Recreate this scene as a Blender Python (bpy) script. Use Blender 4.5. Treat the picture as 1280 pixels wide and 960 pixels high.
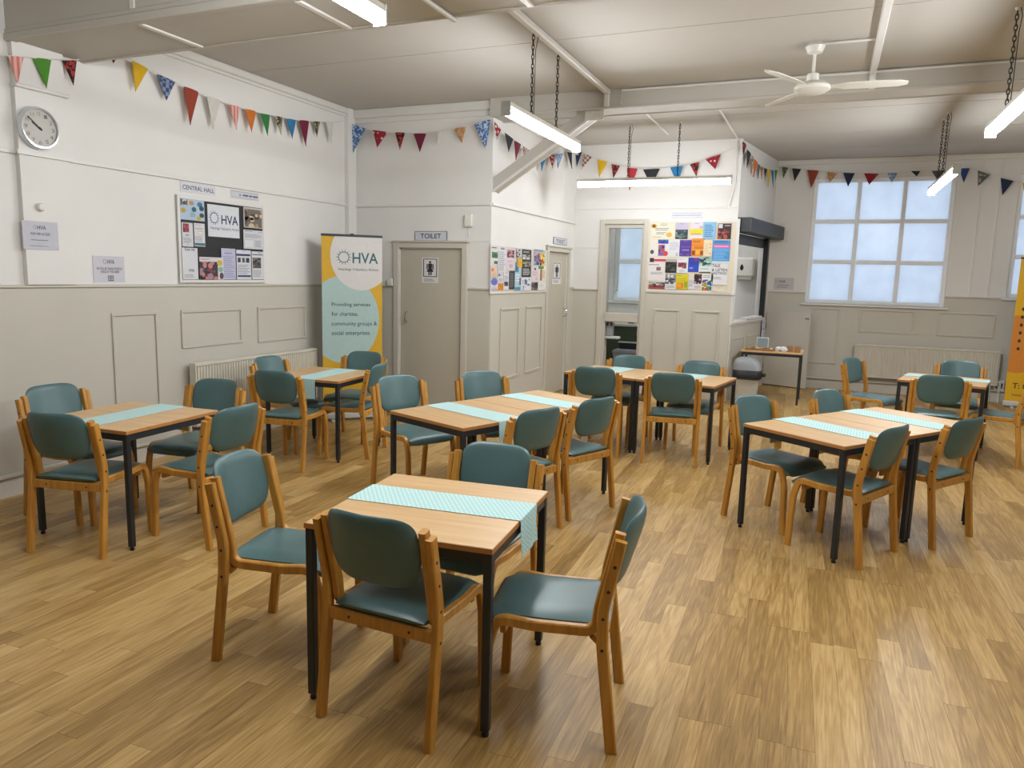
import bpy, math, random
from mathutils import Vector, Matrix
random.seed(7)
for o in list(bpy.data.objects): bpy.data.objects.remove(o)
scene = bpy.context.scene
C = scene.collection
Z = Vector((0, 0, 1))

# ------------------------------------------------------------------ camera
F_PX, YAW, PITCH, ROLL, EYE = 923.56, 0.3968, -0.1471, 0.0249, 1.664
_f = Vector((-math.sin(YAW), math.cos(YAW), 0)); _r = Vector((math.cos(YAW), math.sin(YAW), 0))
FW = _f*math.cos(PITCH) + Z*math.sin(PITCH); _u = Z*math.cos(PITCH) - _f*math.sin(PITCH)
RT = _r*math.cos(ROLL) + _u*math.sin(ROLL); UP = _u*math.cos(ROLL) - _r*math.sin(ROLL)
cam_d = bpy.data.cameras.new('camera'); cam = bpy.data.objects.new('camera', cam_d); C.objects.link(cam)
m = Matrix((RT, UP, -FW)).transposed().to_4x4(); m.translation = Vector((0, 0, EYE)); cam.matrix_world = m
cam_d.sensor_fit = 'HORIZONTAL'; cam_d.sensor_width = 36; cam_d.lens = F_PX/1280*36; cam_d.clip_start = .05
scene.camera = cam
EYEV = Vector((0, 0, EYE))
def ray(px, py): return FW + RT*((px-640)/F_PX) - UP*((py-480)/F_PX)
def on_plane(px, py, pt, n):
    d = ray(px, py); return EYEV + d*((Vector(pt)-EYEV).dot(n)/d.dot(n))

# ------------------------------------------------------------------ world / exposure
w = bpy.data.worlds.new('overcast_sky'); scene.world = w; w.use_nodes = True
bg = w.node_tree.nodes['Background']; bg.inputs[0].default_value = (.72, .84, 1, 1); bg.inputs[1].default_value = 1.3
TUBE = 88.0
vs = scene.view_settings
vs.view_transform = 'Standard'; vs.look = 'None'; vs.gamma = 1; vs.use_curve_mapping = False; vs.exposure = 0.2

# ------------------------------------------------------------------ materials
def lin(h):
    if isinstance(h, (tuple, list)): return tuple(h)[:3]
    h = h.lstrip('#'); v = [int(h[i:i+2], 16)/255 for i in (0, 2, 4)]
    return tuple(c/12.92 if c <= .04045 else ((c+.055)/1.055)**2.4 for c in v)
class NT:
    def __init__(s, name):
        s.m = bpy.data.materials.new(name); s.m.use_nodes = True; s.t = s.m.node_tree
        s.b = s.t.nodes['Principled BSDF']; s.out = s.t.nodes['Material Output']
    def n(s, typ, **kw):
        x = s.t.nodes.new(typ)
        for k, v in kw.items():
            if k.startswith('i_'):
                k = k[2:]; x.inputs[int(k) if k.isdigit() else k].default_value = v
            else: setattr(x, k, v)
        return x
    def l(s, a, ao, b, bi): s.t.links.new(a.outputs[ao], b.inputs[bi])
def ramp(nt, stops):
    r = nt.n('ShaderNodeValToRGB'); e = r.color_ramp.elements
    while len(e) < len(stops): e.new(.5)
    for q, (p, c) in zip(e, stops): q.position = p; q.color = (*lin(c), 1)
    return r
_mc = {}
def mat(name, col, rough=.5, metal=0, var=.06, scale=6., bump=0., spec=.5):
    """plain material with slight procedural mottling"""
    key = (name, str(col))
    if key in _mc: return _mc[key]
    nt = NT(name); c = lin(col)
    tc = nt.n('ShaderNodeTexCoord'); no = nt.n('ShaderNodeTexNoise'); no.inputs['Scale'].default_value = scale; no.inputs['Detail'].default_value = 4
    nt.l(tc, 'Object', no, 'Vector')
    r = nt.n('ShaderNodeValToRGB'); r.color_ramp.elements[0].position = .3; r.color_ramp.elements[1].position = .7
    r.color_ramp.elements[0].color = (*[x*(1-var) for x in c], 1); r.color_ramp.elements[1].color = (*[min(1, x*(1+var)) for x in c], 1)
    nt.l(no, 'Fac', r, 'Fac'); nt.l(r, 'Color', nt.b, 'Base Color')
    nt.b.inputs['Roughness'].default_value = rough; nt.b.inputs['Metallic'].default_value = metal
    nt.b.inputs['Specular IOR Level'].default_value = spec
    if bump:
        bp = nt.n('ShaderNodeBump'); bp.inputs['Strength'].default_value = bump; bp.inputs['Distance'].default_value = .01
        nt.l(no, 'Fac', bp, 'Height'); nt.l(bp, 'Normal', nt.b, 'Normal')
    _mc[key] = nt.m
    return nt.m
def ink(h): return mat('print_'+h.lstrip('#'), h, .55, var=.03, scale=30)

def wood_mat(name, c0, c1, rough, axis, sc=14):
    nt = NT(name); tc = nt.n('ShaderNodeTexCoord'); mp = nt.n('ShaderNodeMapping')
    s = [sc, sc, sc]; s[axis] = sc*.08; mp.inputs['Scale'].default_value = s
    oi = nt.n('ShaderNodeObjectInfo'); vm = nt.n('ShaderNodeVectorMath', operation='ADD')
    nt.l(tc, 'Object', vm, 0); nt.l(oi, 'Random', vm, 1); nt.l(vm, 0, mp, 'Vector')
    no = nt.n('ShaderNodeTexNoise'); no.inputs['Scale'].default_value = 3; no.inputs['Detail'].default_value = 6; no.inputs['Roughness'].default_value = .6
    nt.l(mp, 'Vector', no, 'Vector'); r = ramp(nt, [(.3, c0), (.7, c1)]); nt.l(no, 'Fac', r, 'Fac'); nt.l(r, 'Color', nt.b, 'Base Color')
    nt.b.inputs['Roughness'].default_value = rough
    return nt.m
M = {
 'white': mat('white_wall_paint', '#dedcd8', .62, var=.02, scale=2.5),
 'cream': mat('stone_wainscot_paint', '#c2beb2', .5, var=.02, scale=2.5),
 'trim': mat('stone_trim_paint', '#c3beb2', .42, var=.02),
 'wtrim': mat('white_trim_paint', '#dbd9d4', .42, var=.02),
 'ceil': mat('ceiling_paint', '#b9b5ad', .75, var=.02, scale=2),
 'beam': mat('beam_paint', '#bdb9b0', .6, var=.02, scale=2),
 'door': mat('door_paint', '#b9b3a3', .4, var=.015),
 'chair': wood_mat('golden_beech', '#ad752b', '#cb9542', .38, 2),
 'vinyl': mat('teal_green_vinyl', '#4b696a', .36, var=.06, scale=5, bump=.04),
 'black': mat('black_steel', '#22262a', .42, var=.1),
 'dark': mat('black_plastic', '#15171a', .4),
 'top': wood_mat('beech_laminate', '#c49c6a', '#d4b080', .36, 0, 9),
 'edge': wood_mat('table_edge', '#a9733c', '#b98349', .4, 0, 9),
 'chrome': mat('chrome', '#c9ccd0', .12, 1, var=.02),
 'steel': mat('grey_metal', '#8a8f93', .35, .8),
 'grey': mat('grey_plastic', '#8d9196', .4),
 'lgrey': mat('pale_grey_plastic', '#c2c4c2', .4),
 'wplastic': mat('white_plastic', '#dcdad2', .35, var=.02),
 'upvc': mat('white_window_frame', '#eef0f2', .35, var=.02),
 'rad': mat('radiator_enamel', '#cfc9ba', .35, var=.02),
 'iron': mat('dark_chain', '#3a352f', .5, .6),
 'green': mat('dark_green_cupboard', '#37432f', .5),
 'paper': mat('white_paper', '#dcdbe0', .45, var=.02),
 'cord': mat('bunting_cord', '#d6d2c8', .8),
}
def glass_frosted():
    nt = NT('frosted_glass'); tr = nt.n('ShaderNodeBsdfTranslucent'); gl = nt.n('ShaderNodeBsdfGlossy'); mx = nt.n('ShaderNodeMixShader')
    tc = nt.n('ShaderNodeTexCoord'); no = nt.n('ShaderNodeTexNoise'); no.inputs['Scale'].default_value = 4; no.inputs['Detail'].default_value = 8
    nt.l(tc, 'Object', no, 'Vector'); r = ramp(nt, [(.3, (.74, .76, .79)), (.75, (.82, .84, .86))]); nt.l(no, 'Fac', r, 'Fac'); nt.l(r, 'Color', tr, 'Color')
    gl.inputs['Roughness'].default_value = .25; mx.inputs[0].default_value = .05
    nt.l(tr, 0, mx, 1); nt.l(gl, 0, mx, 2); nt.l(mx, 0, nt.out, 'Surface'); return nt.m
def glass_clear():
    nt = NT('clear_glass'); tr = nt.n('ShaderNodeBsdfTransparent'); gl = nt.n('ShaderNodeBsdfGlossy'); mx = nt.n('ShaderNodeMixShader'); fr = nt.n('ShaderNodeFresnel')
    tr.inputs[0].default_value = (.95, .97, .96, 1); gl.inputs['Roughness'].default_value = .02
    nt.l(fr, 0, mx, 0); nt.l(tr, 0, mx, 1); nt.l(gl, 0, mx, 2); nt.l(mx, 0, nt.out, 'Surface'); return nt.m
M['frost'] = glass_frosted(); M['glass'] = glass_clear()
def tube_mat(k=1.):
    nt = NT('lit_tube_diffuser'); e = nt.n('ShaderNodeEmission'); e.inputs[0].default_value = (.94, .97, 1, 1); e.inputs[1].default_value = TUBE*k
    nt.l(e, 0, nt.out, 'Surface'); return nt.m
M['tube'] = tube_mat(); M['tube_dim'] = tube_mat(.5)
def runner_mat():
    """aqua cotton with woven white dots"""
    nt = NT('aqua_dotted_cotton'); uv = nt.n('ShaderNodeUVMap'); mp = nt.n('ShaderNodeMapping'); mp.inputs['Scale'].default_value = (1/.021, 1/.0165, 1)
    nt.l(uv, 0, mp, 0); sx = nt.n('ShaderNodeSeparateXYZ'); nt.l(mp, 0, sx, 0)
    def mth(op, a, b=None):
        x = nt.n('ShaderNodeMath', operation=op)
        for i, q in enumerate((a, b)):
            if q is None: continue
            if isinstance(q, (int, float)): x.inputs[i].default_value = q
            else: nt.l(q[0], q[1], x, i)
        return (x, 0)
    col = mth('FLOOR', (sx, 1)); sh = mth('MULTIPLY', mth('MODULO', col, 2), .5)
    fx = mth('SUBTRACT', mth('FRACT', mth('ADD', (sx, 0), sh)), .5); fy = mth('SUBTRACT', mth('FRACT', (sx, 1)), .5)
    d = mth('ADD', mth('MULTIPLY', fx, fx), mth('MULTIPLY', fy, fy)); k = mth('LESS_THAN', d, .06)
    mx = nt.n('ShaderNodeMix', data_type='RGBA'); mx.inputs[6].default_value = (*lin('#a7cbc9'), 1); mx.inputs[7].default_value = (*lin('#d6e6e4'), 1)
    nt.l(k[0], 0, mx, 0)
    nt.l(mx, 2, nt.b, 'Base Color'); nt.b.inputs['Roughness'].default_value = .85; return nt.m
M['runner'] = runner_mat()
def plank_mat():
    nt = NT('oak_effect_vinyl'); g = nt.n('ShaderNodeNewGeometry'); at = nt.n('ShaderNodeAttribute'); at.attribute_name = 'rnd'
    cx = nt.n('ShaderNodeCombineXYZ'); a50 = nt.n('ShaderNodeMath', operation='MULTIPLY'); a50.inputs[1].default_value = 57
    nt.l(at, 'Fac', a50, 0); nt.l(a50, 0, cx, 0); nt.l(a50, 0, cx, 1)
    ad = nt.n('ShaderNodeVectorMath', operation='ADD'); nt.l(g, 'Position', ad, 0); nt.l(cx, 0, ad, 1)
    mp = nt.n('ShaderNodeMapping'); mp.inputs['Scale'].default_value = (16, 1.3, 1); nt.l(ad, 0, mp, 0)
    no = nt.n('ShaderNodeTexNoise'); no.inputs['Scale'].default_value = 1; no.inputs['Detail'].default_value = 3; no.inputs['Distortion'].default_value = .6
    nt.l(mp, 0, no, 0)
    wv = nt.n('ShaderNodeMath', operation='MULTIPLY'); wv.inputs[1].default_value = 34; nt.l(no, 'Fac', wv, 0)
    sn = nt.n('ShaderNodeMath', operation='SINE'); nt.l(wv, 0, sn, 0)
    mp2 = nt.n('ShaderNodeMapping'); mp2.inputs['Scale'].default_value = (130, 5, 1); nt.l(ad, 0, mp2, 0)
    n2 = nt.n('ShaderNodeTexNoise'); n2.inputs['Scale'].default_value = 1; n2.inputs['Detail'].default_value = 4; nt.l(mp2, 0, n2, 0)
    def mad(a, mul, add):
        x = nt.n('ShaderNodeMath', operation='MULTIPLY_ADD'); nt.l(a[0], a[1], x, 0); x.inputs[1].default_value = mul
        if isinstance(add, tuple): nt.l(add[0], add[1], x, 2)
        else: x.inputs[2].default_value = add
        return (x, 0)
    v = mad((at, 'Fac'), .42, -.10); v = mad((sn, 0), .085, v); v = mad((n2, 'Fac'), .85, v); v = mad((no, 'Fac'), .55, v); v = mad(v, 1, -.30)
    r = ramp(nt, [(0, '#7a5c33'), (.35, '#9c7a43'), (.65, '#bb985e'), (1, '#d1b27b')]); nt.l(v[0], 0, r, 0); nt.l(r, 0, nt.b, 'Base Color')
    nt.b.inputs['Roughness'].default_value = .38; nt.b.inputs['Specular IOR Level'].default_value = .4
    return nt.m
M['plank'] = plank_mat()

# ------------------------------------------------------------------ mesh helpers
class MB:
    def __init__(s): s.v = []; s.f = []; s.smooth = False; s.uv = None
    def add(s, verts, faces):
        b = len(s.v); s.v += [Vector(q) for q in verts]; s.f += [tuple(i+b for i in f) for f in faces]; return s
    def box(s, a, b, T=None):
        (x0, y0, z0), (x1, y1, z1) = a, b
        p = [Vector(q) for q in ((x0, y0, z0), (x1, y0, z0), (x1, y1, z0), (x0, y1, z0), (x0, y0, z1), (x1, y0, z1), (x1, y1, z1), (x0, y1, z1))]
        if T: p = [T(q) for q in p]
        return s.add(p, [(0, 3, 2, 1), (4, 5, 6, 7), (0, 1, 5, 4), (1, 2, 6, 5), (2, 3, 7, 6), (3, 0, 4, 7)])
    def cbox(s, a, b, c=.004, T=None):
        """box with chamfered edges"""
        a = Vector(a); b = Vector(b); ce = (a+b)/2; h = (b-a)/2; c = min(c, min(abs(q) for q in h)*.45)
        pts = []; idx = {}
        for sx in (-1, 1):
            for sy in (-1, 1):
                for sz in (-1, 1):
                    for k in range(3):
                        q = Vector((sx*h.x, sy*h.y, sz*h.z))
                        for j in range(3):
                            if j != k: q[j] -= (sx, sy, sz)[j]*c
                        idx[(sx, sy, sz, k)] = len(pts); pts.append(ce+q)
        if T: pts = [T(q) for q in pts]
        F = []; S = (-1, 1)
        for k in range(3):
            i, j = (k+1) % 3, (k+2) % 3
            for sg in S:
                lp = []
                for (p, q) in ((-1, -1), (1, -1), (1, 1), (-1, 1)):
                    t = [0, 0, 0]; t[k] = sg; t[i] = p; t[j] = q; lp.append(idx[(*t, k)])
                F.append(tuple(lp if sg > 0 else lp[::-1]))
        for k in range(3):      # edges along axis k
            i, j = (k+1) % 3, (k+2) % 3
            for p in S:
                for q in S:
                    t0 = [0, 0, 0]; t0[i] = p; t0[j] = q; t0[k] = -1; t1 = list(t0); t1[k] = 1
                    l = [idx[(*t0, i)], idx[(*t1, i)], idx[(*t1, j)], idx[(*t0, j)]]
                    F.append(tuple(l if p*q < 0 else l[::-1]))
        for sx in S:
            for sy in S:
                for sz in S:
                    l = [idx[(sx, sy, sz, k)] for k in range(3)]; F.append(tuple(l if sx*sy*sz > 0 else l[::-1]))
        return s.add(pts, F)
    def tube(s, path, r, n=8, cap=True):
        path = [Vector(p) for p in path]; rings = []
        for i, p in enumerate(path):
            d = (path[min(i+1, len(path)-1)] - path[max(i-1, 0)]).normalized()
            a = d.cross(Z if abs(d.z) < .9 else Vector((1, 0, 0))).normalized(); b = a.cross(d)
            rr = r[i] if isinstance(r, (list, tuple)) else r
            rings.append([p + (a*math.cos(t) + b*math.sin(t))*rr for t in (2*math.pi*k/n for k in range(n))])
        s.loft(rings, cap); return s
    def loft(s, rings, cap=True, closed=True):
        n = len(rings[0]); V = [q for r in rings for q in r]; F = []
        for i in range(len(rings)-1):
            for k in range(n if closed else n-1):
                a = i*n+k; b = i*n+(k+1) % n; F.append((a, b, b+n, a+n))
        if cap: F.append(tuple(range(n-1, -1, -1))); F.append(tuple((len(rings)-1)*n+k for k in range(n)))
        return s.add(V, F)
    def lathe(s, prof, c, n=24, ax=Z, cap=True):
        """prof: (radius, height) along ax from c"""
        ax = Vector(ax).normalized(); a = ax.cross(Vector((1, 0, 0)) if abs(ax.x) < .9 else Vector((0, 1, 0))).normalized(); b = ax.cross(a); c = Vector(c)
        return s.loft([[c + ax*h + (a*math.cos(t)+b*math.sin(t))*r for t in (2*math.pi*k/n for k in range(n))] for r, h in prof], cap)
    def prism(s, pts, d):
        """polygon (3D points) extruded by vector d"""
        n = len(pts); d = Vector(d); p = [Vector(q) for q in pts]
        return s.add(p + [q+d for q in p], [tuple(range(n-1, -1, -1)), tuple(range(n, 2*n))] + [(i, (i+1) % n, (i+1) % n+n, i+n) for i in range(n)])

def tag(o, label=None, cat=None, group=None, kind=None):
    for k, v in (('label', label), ('category', cat), ('group', group), ('kind', kind)):
        if v: o[k] = v
    return o
def place(name, me, parent): 
    o = bpy.data.objects.new(name, me); C.objects.link(o)
    if parent: o.parent = parent
    return o
def wloc(o):
    v = Vector((0, 0, 0))
    while o: v += o.location; o = o.parent
    return v
def build(name, mb, material, parent=None, smooth=False, angle=40, recentre=True):
    if parent is not None: org = wloc(parent)
    elif recentre and mb.v:
        xs, ys, zs = zip(*mb.v); org = Vector(((min(xs)+max(xs))/2, (min(ys)+max(ys))/2, min(zs)))
    else: org = Vector((0, 0, 0))
    me = bpy.data.meshes.new(name); me.from_pydata([v-org for v in mb.v], [], mb.f); me.materials.append(material)
    if mb.uv:
        ul = me.uv_layers.new(name='UVMap')
        for lp in me.loops: ul.data[lp.index].uv = mb.uv[lp.vertex_index]
    if smooth:
        me.polygons.foreach_set('use_smooth', [True]*len(me.polygons))
        me.set_sharp_from_angle(angle=math.radians(angle))
    me.update()
    o = place(name, me, parent)
    if parent is None: o.location = org
    return o
def empty(name, loc, label, cat, group=None):
    o = bpy.data.objects.new(name, None); C.objects.link(o); o.location = loc; o.empty_display_size = .1
    return tag(o, label, cat, group)
def copy_tree(o, parent=None):
    c = o.copy(); C.objects.link(c); c.parent = parent
    for ch in list(o.children): copy_tree(ch, c)
    return c
def round_path(pts, rad, n=6):
    pts = [Vector((*p, 0)) for p in pts]; out = [pts[0]]
    for i in range(1, len(pts)-1):
        a, b, c = pts[i-1], pts[i], pts[i+1]; r = rad[i-1]
        d0 = (a-b).normalized(); d1 = (c-b).normalized(); ang = d0.angle(d1)
        t = min(r/math.tan(ang/2), (a-b).length*.49, (c-b).length*.49)
        p0, p1 = b+d0*t, b+d1*t
        for k in range(n+1):
            q = k/n; out.append(p0*(1-q)**2 + b*2*q*(1-q) + p1*q*q)
    out.append(pts[-1]); return [(p.x, p.y) for p in out]
def strip(path, xc, wd, th, c=.005):
    """bent lamella: path in (y,z), width along x, thickness in the bending plane"""
    rings = []
    for i, (y, z) in enumerate(path):
        y0, z0 = path[max(i-1, 0)]; y1, z1 = path[min(i+1, len(path)-1)]
        l = math.hypot(y1-y0, z1-z0); ny, nz = -(z1-z0)/l, (y1-y0)/l
        r = []
        for (a, b) in ((-wd/2+c, -th/2), (wd/2-c, -th/2), (wd/2, -th/2+c), (wd/2, th/2-c), (wd/2-c, th/2), (-wd/2+c, th/2), (-wd/2, th/2-c), (-wd/2, -th/2+c)):
            r.append(Vector((xc+a, y+ny*b, z+nz*b)))
        rings.append(r)
    mb = MB(); mb.loft(rings); return mb

# ------------------------------------------------------------------ wall frames
class Frame:
    """vertical surface: s runs to the right as seen from the room, n points into the room"""
    def __init__(s, org, sd): s.o = Vector(org); s.s = Vector(sd).normalized(); s.n = s.s.cross(Z)
    def p(s, a, z, d=0): return s.o + s.s*a + Z*z + s.n*d
    def T(s): return lambda q: s.p(q[0], q[1], q[2])
    def px(s, x, y, d=0):
        q = on_plane(x, y, s.o + s.n*d, s.n); return ((q-s.o).dot(s.s), q.z)
    def rect(s, tl, br, d=0):
        a, b = s.px(*tl, d), s.px(*br, d); return a[0], b[0], b[1], a[1]     # s0,s1,z0,z1
    def box(s, mb, s0, s1, z0, z1, d0, d1, c=0):
        f = mb.cbox if c else mb.box
        # (s, z, n) is left handed against (s, n, z): flip handled by ordering
        T = lambda q: s.p(q[0], q[2], -q[1])
        if c: mb.cbox((s0, -d1, z0), (s1, -d0, z1), c, T)
        else: mb.box((s0, -d1, z0), (s1, -d0, z1), T)
        return mb
XL, YT, XC, YK, YF, CEIL = -5.302, 7.594, -3.479, 10.523, 12.581, 3.52
XR, YB = 5.4, -3.0
HA, HB = Vector((-1.20, YK, 0)), Vector((-.865, YF, 0))
FL = Frame((XL, 0, 0), (0, 1, 0)); FT = Frame((0, YT, 0), (1, 0, 0)); FC = Frame((XC, 0, 0), (0, 1, 0))
FK = Frame((0, YK, 0), (1, 0, 0)); FF = Frame((0, YF, 0), (1, 0, 0)); FH = Frame(HA, HB-HA)
FR = Frame((XR, 0, 0), (0, -1, 0)); FB = Frame((0, YB, 0), (-1, 0, 0))
DADO, PIC = 1.495, 2.426
def wall(name, fr, s0, s1, holes=(), th=.14, z1=CEIL, material=None):
    ss = sorted({s0, s1, *[h[0] for h in holes], *[h[1] for h in holes]}); zz = sorted({0, z1, *[h[2] for h in holes], *[h[3] for h in holes]})
    mb = MB()
    for a, b in zip(ss, ss[1:]):
        for c, d in zip(zz, zz[1:]):
            if any(h[0] <= a+1e-6 and b <= h[1]+1e-6 and h[2] <= c+1e-6 and d <= h[3]+1e-6 for h in holes): continue
            fr.box(mb, a, b, c, d, -th, 0)
    return tag(build(name, mb, material or M['white']), kind='structure')
def bits(name, fr, parent, material, boxes, c=0):
    """one child mesh per box"""
    for b in boxes:
        mb = MB(); fr.box(mb, *b, c=c); build(name, mb, material, parent)
def wains(fr, parent, segs, top=DADO, d=.012):
    for s0, s1 in segs:
        mb = MB(); fr.box(mb, s0, s1, 0, top, 0, d); build('wainscot', mb, M['cream'], parent)
        mb = MB(); fr.box(mb, s0, s1, top-.012, top+.012, 0, d+.016, .004); build('dado_rail', mb, M['trim'], parent)
def skirt(fr, parent, segs, d=.012):
    for s0, s1 in segs:
        mb = MB(); fr.box(mb, s0, s1, 0, .11, d, d+.018); fr.box(mb, s0, s1, .11, .13, d, d+.010); build('baseboard', mb, M['trim'], parent)
def rail(fr, parent, segs, z, h=.03, d=.02, m='wtrim', name='picture_rail'):
    for s0, s1 in segs:
        mb = MB(); fr.box(mb, s0, s1, z-h/2, z+h/2, 0, d, .004); build(name, mb, M[m], parent)
def panel(fr, parent, s0, s1, z0, z1, d=.012, w=.028):
    mb = MB()
    for b in ((s0, s1, z1-w, z1), (s0, s1, z0, z0+w), (s0, s0+w, z0+w, z1-w), (s1-w, s1, z0+w, z1-w)): fr.box(mb, *b, d, d+.014, .005)
    build('panel_moulding', mb, M['trim'], parent)

# ------------------------------------------------------------------ floor: planks running away from the viewer
floor_b = MB(); floor_b.box((XL-.2, YB-.2, -.12), (XR+.2, YF+.2, -.003))
floor = tag(build('floor', floor_b, mat('floor_underlay', '#6a4f2e', .8)), kind='structure')
PW, PL, PA = .098, .97, math.radians(2.2)
def plank_pts():
    ca, sa = math.cos(PA), math.sin(PA); rnd = random.Random(3); out = []
    for i in range(-70, 75):
        off = rnd.random()*PL
        for j in range(-6, 18):
            u, v = i*PW, j*PL+off; r = rnd.random()
            pts = []
            for a, b in ((u+.0004, v+.0006), (u+PW-.0004, v+.0006), (u+PW-.0004, v+PL-.0006), (u+.0004, v+PL-.0006)):
                pts.append((a*ca-b*sa, a*sa+b*ca))
            cx = sum(p[0] for p in pts)/4; cy = sum(p[1] for p in pts)/4
            if not (XL-.05 < cx < XR+.05 and YB-.3 < cy < YF+.3): continue
            out.append((cx, cy, r, [(min(max(a, XL-.1), XR+.1), min(max(b, YB-.1), YF+.1)) for a, b in pts]))
    return out
def plank_geo(mb, pts):
    mb.add([(a, b, -.003) for a, b in pts] + [(a, b, 0) for a, b in pts], [(4, 5, 6, 7), (0, 1, 5, 4), (1, 2, 6, 5), (2, 3, 7, 6), (3, 0, 4, 7)])
pl_all = plank_pts()
def seen(cx, cy):
    d = Vector((cx, cy, 0))-EYEV; k = d.dot(FW)
    if k < .3: return None
    x, y = 640+F_PX*d.dot(RT)/k, 480-F_PX*d.dot(UP)/k
    return k if -20 < x < 1300 and y < 990 else None
vis = sorted([(seen(p[0], p[1]), i) for i, p in enumerate(pl_all) if seen(p[0], p[1])])
near = {i for _, i in vis[:300]}
rest = MB(); rv = []
def set_rnd(me, vals):
    a = me.attributes.new('rnd', 'FLOAT', 'FACE'); a.data.foreach_set('value', vals)
for i, (cx, cy, r, pts) in enumerate(pl_all):
    if i in near:
        mb = MB(); plank_geo(mb, pts); o = build('plank', mb, M['plank'], floor); set_rnd(o.data, [r]*5)
    else:
        plank_geo(rest, pts); rv += [r]*5
o = build('plank_field', rest, M['plank'], floor); set_rnd(o.data, rv); tag(o, kind='stuff')

# ------------------------------------------------------------------ walls
wl = wall('wall_left', FL, YB, YT+.14)
wains(FL, wl, [(YB, YT)]); skirt(FL, wl, [(YB, YT)]); rail(FL, wl, [(YB, YT)], PIC)
mb = MB(); FL.box(mb, YB, YT, .135, .165, .02, .05, .01); build('heating_pipe', mb, M['trim'], wl)
for a, b in (((137, 391), (202, 545)), ((224, 388), (302, 428)), ((320, 383), (381, 422))): panel(FL, wl, *[FL.px(*a)[0], FL.px(*b)[0]], FL.px(*b)[1] if b[1] < 500 else .22, 1.278)
mb = MB(); FL.box(mb, 3.56, 3.93, DADO+.012, 3.165, 0, .045); FL.box(mb, 3.55, 3.95, 2.86, 2.885, 0, .075, .006); build('pilaster', mb, M['white'], wl); bits('picture_rail', FL, wl, M['wtrim'], [(3.54, 3.95, PIC-.015, PIC+.015, .045, .063)])
mb = MB(); FL.box(mb, 7.43, 7.59, DADO+.012, CEIL-.001, 0, .053); build('pilaster', mb, M['white'], wl)
mb = MB(); FL.box(mb, 4.15, YT, 3.45, CEIL, 0, .05, .015); FL.box(mb, 4.15, YT, 3.42, 3.45, 0, .025, .006); build('cornice', mb, M['wtrim'], wl)

TD = FT.rect((500, 311), (576, 471)); TD = (TD[0], TD[1], 0, 1.94)
wt = wall('wall_back_left', FT, XL-.14, XC, [TD]); T0, T1 = TD[0]-.075, TD[1]+.075
wains(FT, wt, [(XL, T0), (T1, XC)]); skirt(FT, wt, [(XL, T0), (T1, XC)]); rail(FT, wt, [(XL, XC)], PIC)
mb = MB(); FT.box(mb, XL, XC, 3.36, 3.42, 0, .03, .008); FT.box(mb, XL, XC, 3.42, CEIL, 0, .06, .012); build('cornice', mb, M['wtrim'], wt)
mb = MB(); FT.box(mb, T1, XC, 2.02, 2.028, 0, .006); build('panel_joint', mb, M['wtrim'], wt)

CD = (FC.px(684, 330)[0], FC.px(709, 330)[0], 0, 1.985)
wc = wall('wall_inner_left', FC, YT+.14, YF, [CD])
C0, C1 = CD[0]-.07, CD[1]+.09
wains(FC, wc, [(YT, C0), (C1, YK)]); skirt(FC, wc, [(YT, C0), (C1, YK)]); rail(FC, wc, [(YT, YK)], PIC)
for a, b in (((624, 385), (645, 480)), ((656, 384), (673, 480))): panel(FC, wc, FC.px(*a)[0], FC.px(*b)[0], .42, 1.275)
mb = MB(); FC.box(mb, YT, YK, 3.38, CEIL, 0, .05, .012); build('cornice', mb, M['wtrim'], wc)

KO = (FK.px(757, 282)[0], FK.px(803, 282)[0]+.03, 0, 2.41)
wk = wall('wall_back_middle', FK, XC, HA.x+.02, [KO])
K0, K1 = KO[0]-.07, KO[1]+.07
wains(FK, wk, [(XC, K0), (K1, HA.x)], 1.475); skirt(FK, wk, [(XC, K0), (K1, HA.x)]); rail(FK, wk, [(XC, HA.x)], 2.63, .02, .012)
rail(FK, wk, [(XC, K0)], 2.08, .012, .006)
for a, b in (((818, 387), (845, 470)), ((867, 389), (896, 470))): panel(FK, wk, FK.px(*a)[0], FK.px(*b)[0], .2, 1.235)

HL = (HB-HA).length
HO = (.12, 1.72, 1.05, 2.47)
wh = wall('wall_inner_right', FH, 0, HL, [HO], th=.1)
wains(FH, wh, [(0, HL)], 1.04); skirt(FH, wh, [(0, HL)])
for a, b in ((.12, .78), (.92, 1.60)): panel(FH, wh, a, b, .2, .86)

WIN1 = (-.312, 1.605, 1.335, 3.235); WIN2 = (FF.px(1266, 300)[0], FF.px(1266, 300)[0]+1.92, 1.50, 3.235); WINK = (-3.42, -2.42, 1.25, 2.62)
wf = wall('wall_back_right', FF, XC-.14, XR+.14, [WIN1, WIN2, WINK], th=.2)
for seg in [(HB.x, WIN1[0]), (WIN1[1], XR)]: wains(FF, wf, [seg])
mb = MB(); FF.box(mb, WIN1[0], WIN1[1], 0, WIN1[2], 0, .012); build('wainscot', mb, M['cream'], wf)
skirt(FF, wf, [(HB.x, XR)])
mb = MB(); FF.box(mb, HB.x, XR, .15, .18, .02, .05, .01); build('heating_pipe', mb, M['trim'], wf)
for a, b in (((1075, 388), (1141, 416)), ((1173, 391), (1241, 424))): 
    q = FF.rect(a, b); panel(FF, wf, q[0], q[1], .92, 1.275)
panel(FF, wf, -.2, .22, .40, 1.275)
mb = MB(); FF.box(mb, HB.x, XR, 3.44, CEIL, 0, .05, .012); build('cornice', mb, M['wtrim'], wf)
for s_, z0 in ((1.90, DADO), (2.13, DADO)): bits('wall_batten', FF, wf, M['wtrim'], [(s_, s_+.02, z0, 3.44, 0, .012)])
wr = wall('wall_right', FR, -YF-.2, -YB); wains(FR, wr, [(-YF, -YB)]); rail(FR, wr, [(-YF, -YB)], PIC)
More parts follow.
